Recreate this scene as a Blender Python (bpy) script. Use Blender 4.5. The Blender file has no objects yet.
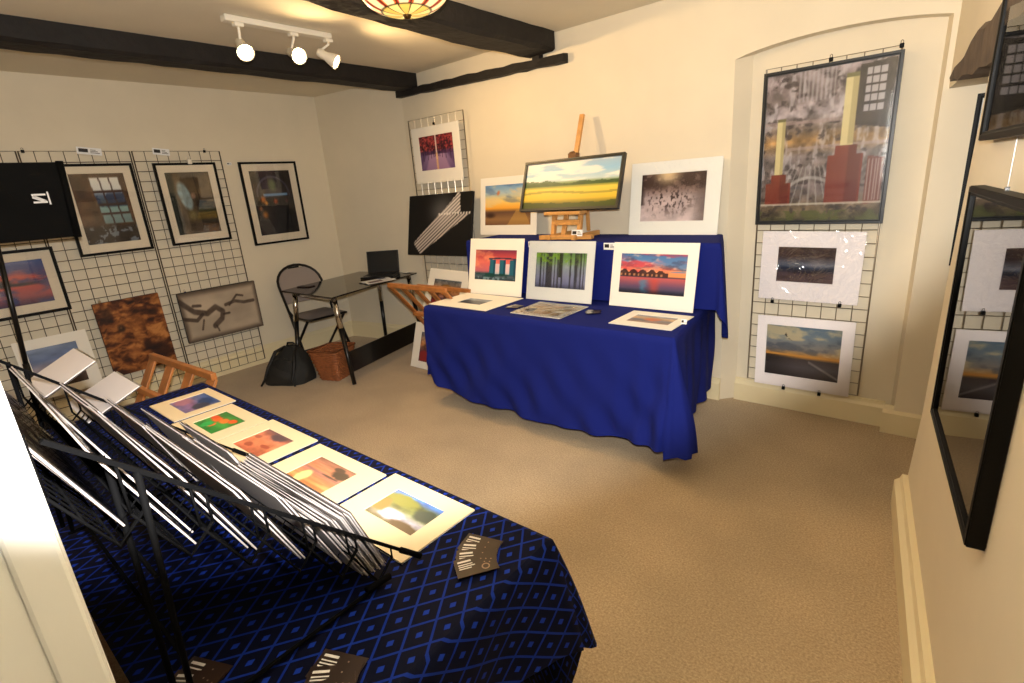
import bpy, bmesh, math, random
import numpy as np
from mathutils import Vector, Matrix
random.seed(7)
SC = bpy.context.scene
COL = SC.collection
PI = math.pi

# ------------------------------------------------------------------ helpers
def lin(c):
    return tuple(((x/255.)/12.92 if x/255. <= .04045 else ((x/255.+.055)/1.055)**2.4) for x in c)

MATS = {}
def mat(name, rgb, rough=.6, metal=0., bump=0., bscale=200., var=0., vscale=6., spec=.5, emit=None, estr=0., coat=0., sheen=0.):
    if name in MATS: return MATS[name]
    m = bpy.data.materials.new(name); m.use_nodes = True
    nt = m.node_tree; b = nt.nodes['Principled BSDF']
    c = lin(rgb) + (1,)
    b.inputs['Base Color'].default_value = c
    b.inputs['Roughness'].default_value = rough
    b.inputs['Metallic'].default_value = metal
    b.inputs['Specular IOR Level'].default_value = spec
    if coat: b.inputs['Coat Weight'].default_value = coat
    if sheen: b.inputs['Sheen Weight'].default_value = sheen
    if emit:
        b.inputs['Emission Color'].default_value = lin(emit) + (1,)
        b.inputs['Emission Strength'].default_value = estr
    tc = nt.nodes.new('ShaderNodeTexCoord')
    if var:
        n = nt.nodes.new('ShaderNodeTexNoise'); n.inputs['Scale'].default_value = vscale; n.inputs['Detail'].default_value = 5
        nt.links.new(tc.outputs['Object'], n.inputs['Vector'])
        r = nt.nodes.new('ShaderNodeMapRange'); r.inputs[1].default_value = .3; r.inputs[2].default_value = .7
        r.inputs[3].default_value = 1-var; r.inputs[4].default_value = 1+var
        nt.links.new(n.outputs['Fac'], r.inputs[0])
        mx = nt.nodes.new('ShaderNodeVectorMath'); mx.operation = 'SCALE'; mx.inputs[0].default_value = c[:3]
        nt.links.new(r.outputs[0], mx.inputs['Scale']); nt.links.new(mx.outputs[0], b.inputs['Base Color'])
    if bump:
        n = nt.nodes.new('ShaderNodeTexNoise'); n.inputs['Scale'].default_value = bscale; n.inputs['Detail'].default_value = 4
        nt.links.new(tc.outputs['Object'], n.inputs['Vector'])
        bp = nt.nodes.new('ShaderNodeBump'); bp.inputs['Strength'].default_value = bump; bp.inputs['Distance'].default_value = .01
        nt.links.new(n.outputs['Fac'], bp.inputs['Height']); nt.links.new(bp.outputs[0], b.inputs['Normal'])
    MATS[name] = m
    return m

def pane_mat(name, refl_ior=1.5, rough=.02, wrinkle=0., tint=(255,255,255), extra=0.):
    """clear sheet: lets everything through, reflects by Fresnel"""
    if name in MATS: return MATS[name]
    m = bpy.data.materials.new(name); m.use_nodes = True; nt = m.node_tree
    nt.nodes.clear()
    o = nt.nodes.new('ShaderNodeOutputMaterial'); t = nt.nodes.new('ShaderNodeBsdfTransparent')
    t.inputs[0].default_value = lin(tint)+(1,)
    g = nt.nodes.new('ShaderNodeBsdfGlossy'); g.inputs['Roughness'].default_value = rough
    f = nt.nodes.new('ShaderNodeFresnel'); f.inputs[0].default_value = refl_ior
    x = nt.nodes.new('ShaderNodeMixShader')
    if extra:
        ad = nt.nodes.new('ShaderNodeMath'); ad.operation='ADD'; ad.use_clamp=True; ad.inputs[1].default_value=extra
        nt.links.new(f.outputs[0], ad.inputs[0]); nt.links.new(ad.outputs[0], x.inputs[0])
    else: nt.links.new(f.outputs[0], x.inputs[0])
    nt.links.new(t.outputs[0], x.inputs[1]); nt.links.new(g.outputs[0], x.inputs[2]); nt.links.new(x.outputs[0], o.inputs[0])
    if wrinkle:
        tc = nt.nodes.new('ShaderNodeTexCoord'); n = nt.nodes.new('ShaderNodeTexNoise'); n.inputs['Scale'].default_value = 9; n.inputs['Distortion'].default_value = 1.5
        nt.links.new(tc.outputs['Object'], n.inputs['Vector'])
        bp = nt.nodes.new('ShaderNodeBump'); bp.inputs['Strength'].default_value = wrinkle; bp.inputs['Distance'].default_value = .02
        nt.links.new(n.outputs['Fac'], bp.inputs['Height']); nt.links.new(bp.outputs[0], g.inputs['Normal']); nt.links.new(bp.outputs[0], f.inputs['Normal'])
    MATS[name] = m
    return m

class MB:
    def __init__(s): s.v = []; s.f = []; s.smooth = []
    def add(s, vs, fs, sm=False):
        k = len(s.v); s.v += [tuple(v) for v in vs]
        for f in fs: s.f.append(tuple(i+k for i in f)); s.smooth.append(sm)
        return s
    def box(s, x0, y0, z0, x1, y1, z1, M=None):
        vs = [Vector((x, y, z)) for z in (z0, z1) for y in (y0, y1) for x in (x0, x1)]
        if M is not None: vs = [M @ v for v in vs]
        return s.add(vs, [(0,2,3,1),(4,5,7,6),(0,1,5,4),(2,6,7,3),(0,4,6,2),(1,3,7,5)])
    def bbox(s, x0, y0, z0, x1, y1, z1, b=.003, M=None):
        """box with chamfered edges"""
        b = min(b, (x1-x0)*.45, (y1-y0)*.45, (z1-z0)*.45)
        bm = bmesh.new()
        r = bmesh.ops.create_cube(bm, size=1)
        for v in bm.verts: v.co = Vector((x0+(v.co.x+.5)*(x1-x0), y0+(v.co.y+.5)*(y1-y0), z0+(v.co.z+.5)*(z1-z0)))
        bmesh.ops.bevel(bm, geom=list(bm.edges), offset=b, segments=2, affect='EDGES', profile=.5)
        if M is not None: bmesh.ops.transform(bm, matrix=M, verts=list(bm.verts))
        bm.verts.index_update()
        s.add([v.co.copy() for v in bm.verts], [[v.index for v in f.verts] for f in bm.faces]); bm.free()
        return s
    def beam(s, a, b, w, h, up=(0,0,1), bev=0.):
        """rectangular bar from a to b, width w (sideways), height h (along up)"""
        a = Vector(a); b = Vector(b); d = b-a; L = d.length; d.normalize()
        up = Vector(up); sd = d.cross(up)
        if sd.length < 1e-4: sd = d.cross(Vector((1,0,0)))
        sd.normalize(); u = sd.cross(d)
        M = Matrix(((d.x, sd.x, u.x, a.x), (d.y, sd.y, u.y, a.y), (d.z, sd.z, u.z, a.z), (0,0,0,1)))
        if bev: return s.bbox(0, -w/2, -h/2, L, w/2, h/2, bev, M)
        return s.box(0, -w/2, -h/2, L, w/2, h/2, M)
    def tube(s, pts, r, n=8, closed=False, cap=True):
        pts = [Vector(p) for p in pts]; N = len(pts)
        rs = r if isinstance(r, (list, tuple)) else [r]*N
        k = len(s.v); prev = None
        for i, p in enumerate(pts):
            if closed: t = pts[(i+1) % N]-pts[i-1]
            else: t = pts[min(i+1, N-1)]-pts[max(i-1, 0)]
            t.normalize()
            if prev is None:
                a = t.cross(Vector((0,0,1)))
                if a.length < .05: a = t.cross(Vector((1,0,0)))
            else: a = prev-t*prev.dot(t)
            a.normalize(); prev = a; b = t.cross(a)
            for j in range(n):
                an = 2*PI*j/n; s.v.append(tuple(p+(a*math.cos(an)+b*math.sin(an))*rs[i]))
        for i in range(N if closed else N-1):
            for j in range(n):
                i2 = (i+1) % N
                s.f.append((k+i*n+j, k+i*n+(j+1) % n, k+i2*n+(j+1) % n, k+i2*n+j)); s.smooth.append(n > 4)
        if cap and not closed:
            s.f.append(tuple(k+j for j in reversed(range(n)))); s.smooth.append(False)
            s.f.append(tuple(k+(N-1)*n+j for j in range(n))); s.smooth.append(False)
        return s
    def lathe(s, prof, n=32, M=None, cap=False):
        k = len(s.v)
        for (r, z) in prof:
            for j in range(n):
                v = Vector((r*math.cos(2*PI*j/n), r*math.sin(2*PI*j/n), z))
                s.v.append(tuple(M @ v if M is not None else v))
        for i in range(len(prof)-1):
            for j in range(n):
                s.f.append((k+i*n+j, k+i*n+(j+1) % n, k+(i+1)*n+(j+1) % n, k+(i+1)*n+j)); s.smooth.append(True)
        if cap:
            s.f.append(tuple(k+j for j in reversed(range(n)))); s.smooth.append(False)
            s.f.append(tuple(k+(len(prof)-1)*n+j for j in range(n))); s.smooth.append(False)
        return s
    def grid(s, fn, nu, nv, sm=True, closed_u=False):
        k = len(s.v); W = nu if closed_u else nu+1
        for j in range(nv+1):
            for i in range(W): s.v.append(tuple(fn(i/nu, j/nv)))
        for j in range(nv):
            for i in range(nu):
                i2 = (i+1) % W
                s.f.append((k+j*W+i, k+j*W+i2, k+(j+1)*W+i2, k+(j+1)*W+i)); s.smooth.append(sm)
        return s
    def prism(s, poly, h0, h1, M=None):
        """polygon in x,z extruded along y from h0 to h1"""
        n = len(poly)
        vs = [Vector((x, h0, z)) for x, z in poly]+[Vector((x, h1, z)) for x, z in poly]
        if M is not None: vs = [M @ v for v in vs]
        return s.add(vs, [tuple(range(n)), tuple(reversed(range(n, 2*n)))]+[(i, n+i, n+(i+1) % n, (i+1) % n) for i in range(n)])
    def build(s, name, m, parent=None, fix=True):
        me = bpy.data.meshes.new(name); me.from_pydata(s.v, [], s.f); me.update()
        me.polygons.foreach_set('use_smooth', s.smooth)
        if fix:
            bm = bmesh.new(); bm.from_mesh(me); bmesh.ops.recalc_face_normals(bm, faces=bm.faces); bm.to_mesh(me); bm.free()
        o = bpy.data.objects.new(name, me); COL.objects.link(o)
        if m: me.materials.append(m)
        if parent is not None: o.parent = parent
        return o

def tag(o, label, cat, group=None):
    o['label'] = label; o['category'] = cat
    if group: o['group'] = group
    return o
def thing(name, label, cat, origin=(0,0,0), U=None, V=None, rz=0., group=None):
    """an Empty at the thing's base; local x = U (right), local z = V (up), the face looks along -y"""
    o = bpy.data.objects.new(name, None); COL.objects.link(o); o.empty_display_size = .05
    if U is not None:
        U = Vector(U).normalized(); V = Vector(V); V = (V-U*V.dot(U)).normalized(); Y = V.cross(U)
        M = Matrix(((U.x, Y.x, V.x), (U.y, Y.y, V.y), (U.z, Y.z, V.z)))
        o.rotation_euler = M.to_euler()
    else: o.rotation_euler = (0, 0, rz)
    o.location = origin
    return tag(o, label, cat, group)
def struct(o):
    o['kind'] = 'structure'; return o
def copy_tree(o, parent=None):
    c = o.copy(); COL.objects.link(c)
    if parent is not None: c.parent = parent
    for ch in list(o.children): copy_tree(ch, c)
    return c

# ------------------------------------------------------------------ printed pictures (the printed image itself, as a colour per vertex)
def hsh(i, j, s):
    x = np.sin(i*127.1+j*311.7+s*74.7)*43758.5453
    return x-np.floor(x)
def vnoise(x, y, s):
    i = np.floor(x); j = np.floor(y); fx = x-i; fy = y-j
    fx = fx*fx*(3-2*fx); fy = fy*fy*(3-2*fy)
    return (hsh(i,j,s)*(1-fx)+hsh(i+1,j,s)*fx)*(1-fy)+(hsh(i,j+1,s)*(1-fx)+hsh(i+1,j+1,s)*fx)*fy
def fbm(x, y, s, o=6):
    t = 0; a = .5; w = 0
    for k in range(o): t = t+a*vnoise(x*2**k, y*2**k, s+k*3); w += a; a *= .5
    return t/w
def grad(t, stops):
    xs = [q[0] for q in stops]
    return np.stack([np.interp(t, xs, [q[1][k] for q in stops]) for k in range(3)], -1)
def mixc(c, col, m):
    m = np.clip(m, 0, 1)[..., None]
    return c*(1-m)+np.array(col, float)*m
def inpoly(u, v, poly):
    r = np.zeros(u.shape, bool); n = len(poly)
    for i in range(n):
        x0, y0 = poly[i]; x1, y1 = poly[(i+1) % n]
        if y0 == y1: continue
        c = ((y0 > v) != (y1 > v)) & (u < (x1-x0)*(v-y0)/(y1-y0)+x0)
        r ^= c
    return r.astype(float)
def ss(a, b, x):
    t = np.clip((x-a)/(b-a), 0, 1); return t*t*(3-2*t)

ART_M = None
def art_mat(rough):
    nm = 'printed_paper_%d' % int(rough*100)
    if nm in MATS: return MATS[nm]
    m = bpy.data.materials.new(nm); m.use_nodes = True; nt = m.node_tree; b = nt.nodes['Principled BSDF']
    a = nt.nodes.new('ShaderNodeAttribute'); a.attribute_name = 'ink'
    nt.links.new(a.outputs['Color'], b.inputs['Base Color']); b.inputs['Roughness'].default_value = rough
    b.inputs['Specular IOR Level'].default_value = .35
    MATS[nm] = m; return m

def artwork(parent, art, x0, z0, w, h, y, rough=.35, res=64, name='artwork'):
    nu = res; nv = max(8, int(res*h/w)); nv = min(nv, 110)
    if h > w: nv = res; nu = max(8, int(res*w/h))
    uu, vv = np.meshgrid(np.linspace(0,1,nu+1), np.linspace(0,1,nv+1))
    c = np.clip(128+(art(uu, vv)-128)*1.1-5, 4, 255)/255.
    c = np.where(c <= .04045, c/12.92, ((c+.055)/1.055)**2.4)
    mb = MB(); mb.grid(lambda a, b: (x0+a*w, y, z0+b*h), nu, nv, sm=False)
    o = mb.build(name, art_mat(rough), parent, fix=False)
    at = o.data.color_attributes.new('ink', 'FLOAT_COLOR', 'POINT')
    rgba = np.ones((c.shape[0]*c.shape[1], 4), np.float32); rgba[:, :3] = c.reshape(-1, 3)
    at.data.foreach_set('color', rgba.ravel())
    return o

def ring(mb, w, h, l, r, t, b, y0, y1, slope=.0):
    """mitred rectangular ring in x,z (x centred, z from 0): outer size w,h, margins l r t b, front y0, back y1; slope = inset of inner edge at the back"""
    def rect(x0, z0, x1, z1, y): return [(x0,y,z0),(x1,y,z0),(x1,y,z1),(x0,y,z1)]
    O0 = rect(-w/2, 0, w/2, h, y0); I0 = rect(-w/2+l, b, w/2-r, h-t, y0)
    I1 = rect(-w/2+l+slope, b+slope, w/2-r-slope, h-t-slope, y1); O1 = rect(-w/2, 0, w/2, h, y1)
    vs = O0+I0+I1+O1; fs = []
    for i in range(4):
        j = (i+1) % 4
        for k in (0, 4, 8): fs.append((k+i, k+j, k+4+j, k+4+i))
        fs.append((12+i, 12+j, j, i))
    return mb.add(vs, fs)

WHITE_MAT = lambda: mat('white mount board', (240,236,226), .75, bump=.05, bscale=300)
def mounted_print(label, origin, U, V, w, h, margins, art, group=None, sleeve=None, rough=.3, th=.003, mm=None, name='mounted_print', res=96):
    """unframed print in a bevel-cut mount; origin = bottom middle of the mount"""
    t = thing(name, label, 'print', origin, U, V, group=group)
    l, r, tp, b = margins
    ring(MB(), w, h, l, r, tp, b, -th, 0, .002).build('mount_board', mm or WHITE_MAT(), t)
    artwork(t, art, -w/2+l, b, w-l-r, h-tp-b, -.0012, rough, res)
    MB().box(-w/2, -.0008, 0, w/2, .0012, h).build('backing_board', mat('white backing card', (228,226,220), .8), t)
    if sleeve:
        e = .004
        MB().grid(lambda a, c: (-w/2-e+a*(w+2*e), -th-.0015-.0012*math.sin(9*a+7*c), -e*.2+c*(h+e)), 12, 10).build('clear_sleeve', sleeve, t, fix=False)
    return t
def framed_picture(label, origin, U, V, w, h, fw, mat_w, art, frame_m, depth=.025, glass=None, group=None, mm=None, name='framed_picture', rough=.35, res=96, cat='picture'):
    t = thing(name, label, cat, origin, U, V, group=group)
    f = MB(); ring(f, w, h, fw, fw, fw, fw, -depth, -.002)
    ring(f, w-.004, h-.004, fw*.55, fw*.55, fw*.55, fw*.55, -depth-.003, -depth+.001, .004)
    for k in range(len(f.v)-16, len(f.v)): f.v[k] = (f.v[k][0], f.v[k][1], f.v[k][2]+.002)
    f.build('frame', frame_m, t)
    iw = w-2*fw; ih = h-2*fw
    if mat_w:
        k = MB(); ring(k, iw+.006, ih+.006, *[q+.003 for q in mat_w], -depth*.55, -depth*.55+.004, .002)
        for i, v in enumerate(k.v): k.v[i] = (v[0], v[1], v[2]+fw-.003)
        k.build('mount_board', mm or WHITE_MAT(), t)
        l, r, tp, b = mat_w
        artwork(t, art, -iw/2+l, fw+b, iw-l-r, ih-tp-b, -depth*.55+.003, rough, res)
    else:
        artwork(t, art, -iw/2, fw, iw, ih, -depth*.6, rough, res)
    MB().box(-w/2+.004, -.004, .004, w/2-.004, 0, h-.004).build('backing_board', mat('brown backing board', (120,95,70), .9), t)
    if glass: MB().box(-iw/2-.002, -depth*.8-.001, fw-.002, iw/2+.002, -depth*.8, fw+ih+.002).build('glass_pane', glass, t)
    return t
def canvas_print(label, origin, U, V, w, h, art, edge_rgb, depth=.03, rough=.6, group=None, res=110):
    t = thing('canvas_print', label, 'picture', origin, U, V, group=group)
    MB().bbox(-w/2, -depth, 0, w/2, 0, h, .003).build('stretched_canvas', mat('canvas edge %d %d %d' % edge_rgb, edge_rgb, .85, bump=.15, bscale=500), t)
    artwork(t, art, -w/2+.001, .001, w-.002, h-.002, -depth-.0006, rough, res)
    return t
# ---- light levels
SPOT_W = (20.,24.,46.); WARM = (1.,.66,.32); TIFF_W = 16.; WARM2 = (1.,.72,.40)
FLASH_W = 275.; FLASH_C = (1.,.97,.92); FLASH_A = 141.; FLASH_B = .15; FLASH_UP = 48.; FLASH_TILT = 22.
WORLD = .015; EXPO = 0.
# ------------------------------------------------------------------ the pictures
def art_window(u, v):
    c = grad(v, [(0,(50,34,28)),(.4,(92,66,46)),(1,(80,58,44))])
    c = c*(.6+.8*fbm(u*7, v*7, 1))[..., None]
    x = (u-.32-.12*(1-v))/.55; y = (v-.28)/.66
    win = (ss(-.01,.03,x)*ss(1.01,.97,x)*ss(-.02,.02,y)*ss(1.02,.98,y))
    sky = grad(y, [(0,(120,140,140)),(.35,(140,170,165)),(.42,(80,90,92)),(.6,(90,110,135)),(.75,(215,215,210)),(1,(225,222,212))])
    c = c*(1-win[..., None])+sky*win[..., None]
    hill = win*(fbm(u*6, v*5, 3) > .5)*ss(.35,.4,y)*ss(.72,.6,y)
    c = mixc(c, (45,62,92), hill*.9)
    for k in (0, 1/3., 2/3., 1): c = mixc(c, (66,44,42), win*ss(.035,.02,abs(x-k)))
    for k in (.22, .42, .7): c = mixc(c, (70,48,44), win*ss(.035,.015,abs(y-k)))
    fl = ss(.3,.2,v)
    c = mixc(c, (40,36,40), fl*.8); c = mixc(c, (150,165,175), fl*(fbm(u*14, v*18, 9) > .62)*.7)
    return c
def art_attic(u, v):
    c = grad(v, [(0,(88,74,60)),(.3,(72,60,50)),(.7,(98,82,62)),(1,(86,72,54))])*(.55+.9*fbm(u*5, v*6, 11))[..., None]
    c = mixc(c, (40,50,48), ss(.2,.05,u)); c = mixc(c, (38,32,30), inpoly(u, v, [(.55,.55),(.98,.5),(.98,.15),(.6,.1)])*.7)
    d = ((u-.3-.12*(.75-v)*2)/.15)**2+((v-.62)/.25)**2
    c = mixc(c, (165,190,196), ss(1.2,.4,d)*.85*(.5+fbm(u*12, v*12, 4)))
    c = mixc(c, (150,140,90), ss(.2,0,abs(u-.42))*ss(.15,.0,abs(v-.3))*.7)
    c = mixc(c, (150,120,100), ss(.07,.03,np.hypot(u-.52, v-.62)))
    c = mixc(c, (130,110,96), ss(.2,.05,v)*.5*fbm(u*9, v*9, 2))
    c = mixc(c, (52,40,36), ss(.012,.006,abs(u-.62-.08*(1-v)))*(v > .55))
    return c
def art_night(u, v):
    c = np.zeros(u.shape+(3,))+np.array((40,36,38.))
    c = c*(.5+1.*fbm(u*6, v*7, 21))[..., None]
    r = np.hypot((u-.5)/.42, (v-.62)/.3)
    c = mixc(c, (88,84,100), ss(.08,.03,abs(r-.95))*(v > .6)*.8); c = mixc(c, (78,70,72), ss(.9,.2,r)*(v > .63)*.7)
    c = mixc(c, (130,150,90), ss(.16,.03,np.hypot(u-.5, v-.78))*.7)
    c = mixc(c, (120,160,200), ss(.03,.01,abs(v-.625))*(u > .25)*(u < .85)*.9)
    for (x, y, s, col) in ((.22,.56,.11,(235,130,30)),(.28,.5,.07,(250,170,60)),(.52,.52,.09,(200,90,40)),(.2,.32,.12,(190,120,30)),(.8,.52,.06,(120,60,70)),(.12,.42,.08,(150,80,30)),(.8,.25,.05,(70,90,120))):
        c = mixc(c, col, ss(s, 0, np.hypot(u-x, (v-y)*1.2))*.85)
    c = mixc(c, (46,48,50), inpoly(u, v, [(.45,.02),(.98,.02),(.98,.45),(.45,.4)])*.45)
    return c
def art_lake(u, v):
    n = fbm(u*3, v*6, 31)
    c = grad(v, [(0,(70,50,80)),(.2,(165,90,95)),(.42,(190,84,80)),(.5,(150,80,90)),(.62,(200,90,80)),(.75,(150,90,110)),(1,(90,110,160))])
    c = mixc(c, (60,80,130), ss(.45,.65,n)*.7); c = mixc(c, (220,110,80), ss(.5,.35,n)*.4*(v > .4))
    c = mixc(c, (38,36,44), ss(.06,.0,abs(v-.47-.1*fbm(u*5, u*0, 5)*ss(.75,.2,u)))*ss(1.05,.6,u)*.9)
    c = mixc(c, (40,40,50), ss(.2,.05,np.hypot(u-.4, (v-.52)*1.6))*.8)
    return c
def art_fur(u, v):
    n = fbm(u*4+v, v*4, 41); s = fbm(u*9+3*fbm(u*4, v*4, 4), v*24+4*fbm(u*5, v*4, 6), 43)
    c = grad(np.clip(n*.55+s*.75-.14, 0, 1), [(.2,(38,20,12)),(.42,(88,50,26)),(.58,(140,88,46)),(.75,(188,130,76))])
    for (x, y, r, col) in ((.3,.62,.08,(40,26,18)),(.62,.34,.1,(50,26,18)),(.82,.2,.22,(44,22,16)),(.15,.85,.12,(70,44,24))): c = mixc(c, col, ss(r, r*.3, np.hypot(u-x, v-y))*.8)
    for (x, y, r, col) in ((.3,.63,.03,(150,110,70)),(.4,.3,.16,(180,118,70)),(.55,.66,.2,(170,112,58))): c = mixc(c, col, ss(r, 0, np.hypot(u-x, v-y))*.55)
    return c
def art_sepia(u, v):
    c = np.zeros(u.shape+(3,))+np.array((178,164,146.)); c = c*(.86+.28*fbm(u*3, v*3, 51))[..., None]
    e = np.minimum(np.minimum(u, 1-u)*1.8, np.minimum(v, 1-v)); c = mixc(c, (74,62,54), ss(.13,0,e)*.75)
    def br(pts, w):
        m = np.zeros(u.shape)
        for (a, b) in zip(pts[:-1], pts[1:]):
            dx = (b[0]-a[0])*2; dy = b[1]-a[1]; t = np.clip(((u-a[0])*2*dx+(v-a[1])*dy)/(dx*dx+dy*dy), 0, 1)
            m = np.maximum(m, ss(w, w*.5, np.hypot((u-a[0])*2-t*dx, v-a[1]-t*dy)))
        return m
    for pts, w in (([(.0,.85),(.15,.6),(.3,.52),(.42,.62),(.5,.5),(.47,.36),(.36,.24)],.075),([(.0,.5),(.16,.42),(.24,.52)],.05),([(.24,.4),(.2,.22)],.03),([(.5,.44),(.58,.44)],.03),([(.55,.62),(.68,.66),(.8,.6),(.93,.6)],.045),([(.6,.6),(.72,.78),(.8,.74)],.03),([(.38,.24),(.4,.12)],.025),([(.15,.72),(.24,.7)],.04)):
        c = mixc(c, (62,50,44), br(pts, w)*.8*(.6+.6*fbm(u*14, v*9, 7)))
    return c
def art_coast(u, v):
    c = grad(v, [(0,(80,66,60)),(.2,(110,98,100)),(.4,(140,135,150)),(.5,(150,140,150)),(.7,(96,112,150)),(1,(120,136,165))])
    c = c*(.85+.3*fbm(u*4, v*9, 61))[..., None]; c = mixc(c, (70,52,44), inpoly(u, v, [(.5,0),(1,0),(1,.45),(.8,.25)])*(.5+.5*fbm(u*9, v*9, 8)))
    return c
def art_road(u, v):
    n = fbm(u*24, v*24, 71)
    c = grad(v, [(0,(110,90,130)),(.45,(150,124,160)),(.5,(120,80,90)),(1,(140,70,74))])
    tr = (v > .45)*1.
    c = c*(1-tr[..., None]*.9)+tr[..., None]*.9*grad(n, [(.3,(50,26,40)),(.5,(132,46,56)),(.7,(190,90,84))])
    c = mixc(c, (70,60,110), tr*ss(.62,.5,v)*.7)
    x = abs(u-.5)/(1.02-v*1.02+.02)
    c = mixc(c, (92,70,110), (v < .46)*ss(.45,.6,x)*.8); c = mixc(c, (200,160,190), (v < .46)*ss(.4,.3,x)*.5)
    c = mixc(c, (235,215,205), ss(.03,.008,abs(u-.5))*.9*(v > .3)); c = mixc(c, (225,180,120), ss(.05,.0,abs(u-.5))*(v < .5)*.8)
    for k in range(1, 6):
        for sg in (-1, 1): c = mixc(c, (40,22,34), ss(.012,.004,abs(u-.5-sg*(.03+.015*k*k)))*(v > .42-.03*k)*(v < .62+.06*k)*.8)
    return c
def art_steps(u, v):
    c = np.zeros(u.shape+(3,))+np.array((16,15,16.)); c += (14*fbm(u*2, v*2, 81))[..., None]
    c += (70*ss(.35,.0,np.hypot(u-.56, (v-.72)*.8)))[..., None]
    A = inpoly(u, v, [(.08,.10),(.55,.66),(.5,.6),(.86,.98),(.84,.7),(.52,.66)])
    p1 = inpoly(u, v, [(.5,.64),(.84,.68),(.82,1.02)]); p2 = inpoly(u, v, [(.1,.2),(.22,.02),(.98,.66),(.5,.66)])
    s = .5+.5*np.sin((u*.72-v*.7)*150)
    c = mixc(c, (215,205,200), p2*(.35+.65*s)); c = mixc(c, (225,218,214), p1*(.4+.6*s))
    t = .5+.5*np.sin(u*150); c = mixc(c, (235,230,225), ss(.025,.012,abs(v-.67))*(u > .48)*(u < .98)*t)
    c = mixc(c, (14,13,14), ss(.014,.006,abs((v-.35)-(u-.5)*1.0))*p2*.7); return c
def art_beach(u, v):
    n = fbm(u*3+v*2, v*5, 91)
    c = grad(v, [(0,(120,90,70)),(.15,(150,116,80)),(.33,(110,84,70)),(.42,(235,170,70)),(.6,(240,205,120)),(.8,(170,190,200)),(1,(120,160,200))])
    c = mixc(c, (225,200,150), ss(.5,.68,n)*(v > .45)*.7); c = mixc(c, (84,110,150), ss(.5,.3,n)*(v > .55)*.5)
    c = mixc(c, (60,44,40), ss(.1,.02,np.hypot((u-.12)*.6, v-.25))*.8); c = mixc(c, (200,160,90), inpoly(u, v, [(.5,0),(1,0),(.85,.38),(.7,.38)])*.5)
    c = mixc(c, (214,110,50), ss(.05,.01,np.hypot((u-.3), (v-.8)*.6-.3*(u-.3)))*.7)
    return c
def art_fields(u, v):
    n = fbm(u*4, v*9, 101)
    c = grad(v, [(0,(92,96,40)),(.1,(120,110,40)),(.2,(214,180,60)),(.42,(226,196,84)),(.46,(150,150,66)),(.52,(100,120,60)),(.6,(190,205,205)),(.8,(150,190,215)),(1,(170,190,205))])
    c = mixc(c, (238,232,220), ss(.48,.66,n)*(v > .58)*.85); c = mixc(c, (150,140,60), (abs(v-.33-.03*np.sin(u*6)) < .025)*.7)
    tree = (v > .47)*(v < .5+.1*fbm(u*12, u*0, 13)+.05*ss(.5,.2,u))
    c = mixc(c, (52,78,42), tree*.85*(.6+.5*fbm(u*20, v*20, 4))); c = mixc(c, (66,78,34), (v < .07+.1*fbm(u*5, u*0, 17))*.8)
    return c
def art_crowd(u, v):
    c = grad(v, [(0,(206,190,188)),(.5,(190,172,168)),(.65,(150,128,120)),(.8,(124,102,94)),(1,(150,128,116))])
    c = c*(.85+.3*fbm(u*8, v*8, 111))[..., None]
    t = fbm(u*34, v*16, 113)
    ppl = (t > .58)*ss(.85,.5,v)*ss(.0,.45,v)*ss(.5,.15,abs(u-.45)); c = mixc(c, (66,52,52), ppl*.85)
    c = mixc(c, (78,62,56), (fbm(u*9, v*9, 5) > .45)*ss(.62,.75,v)*.7); c = mixc(c, (80,68,66), ss(.75,1,u)*.55)
    c = mixc(c, (240,215,170), ss(.3,0,np.hypot(u-.42, (v-.98)))*.9); c = mixc(c, (70,56,54), ss(.08,0,u)*(v > .35)*.8)
    return c
def art_towers(u, v):
    n = fbm(u*3, v*4, 121)
    c = grad(v, [(0,(40,60,70)),(.12,(90,100,110)),(.2,(60,84,92)),(.3,(190,110,120)),(.6,(214,110,104)),(.8,(180,80,84)),(1,(120,60,84))])
    c = mixc(c, (235,160,120), ss(.5,.7,n)*(v > .4)*.6)
    for x in (.44, .68, .92):
        c = mixc(c, (44,104,124), (abs(u-x-.02*(v-.4)) < .07+.03*(.7-v))*(v > .2)*(v < .68)*.95); c = mixc(c, (30,70,92), (abs(u-x-.04) < .02)*(v > .2)*(v < .68)*.8)
    c = mixc(c, (70,64,84), (abs(v-.7-.03*np.cos((u-.68)*5)) < .025)*(u > .34)*.95)
    c = mixc(c, (34,70,66), (v < .23)*(v > .1)*(fbm(u*9, v*9, 6) > .45)*.8); c = mixc(c, (150,180,190), (v < .1)*(fbm(u*20, v*6, 3) > .55)*.6)
    c = mixc(c, (220,220,225), (abs(u-.56) < .05)*(v > .22)*(v < .55)*.7); c = mixc(c, (224,224,228), (abs(u-.8) < .045)*(v > .22)*(v < .55)*.7)
    return c
def art_forest(u, v):
    c = grad(v, [(0,(120,122,150)),(.3,(150,152,176)),(.6,(160,168,170)),(.8,(140,170,110)),(1,(120,150,96))])
    t = np.abs(np.sin(u*27+5*vnoise(u*9, u*0, 3)+.3*v))*(.55+.5*fbm(u*30, v*5, 131))
    c = mixc(c, (66,64,66), ss(.55,.25,t)*.75); c = mixc(c, (205,206,220), ss(.8,.95,t)*.5)
    c = mixc(c, (150,186,70), ss(.46,.62,fbm(u*13, v*13, 133))*ss(.55,.8,v)*ss(1.05,.5,u)*.75)
    c = mixc(c, (56,60,48), (abs(u-.5) < .03)*(v > .3)*.8); c = mixc(c, (70,70,80), ss(.15,.0,v)*.5)
    return c
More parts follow.
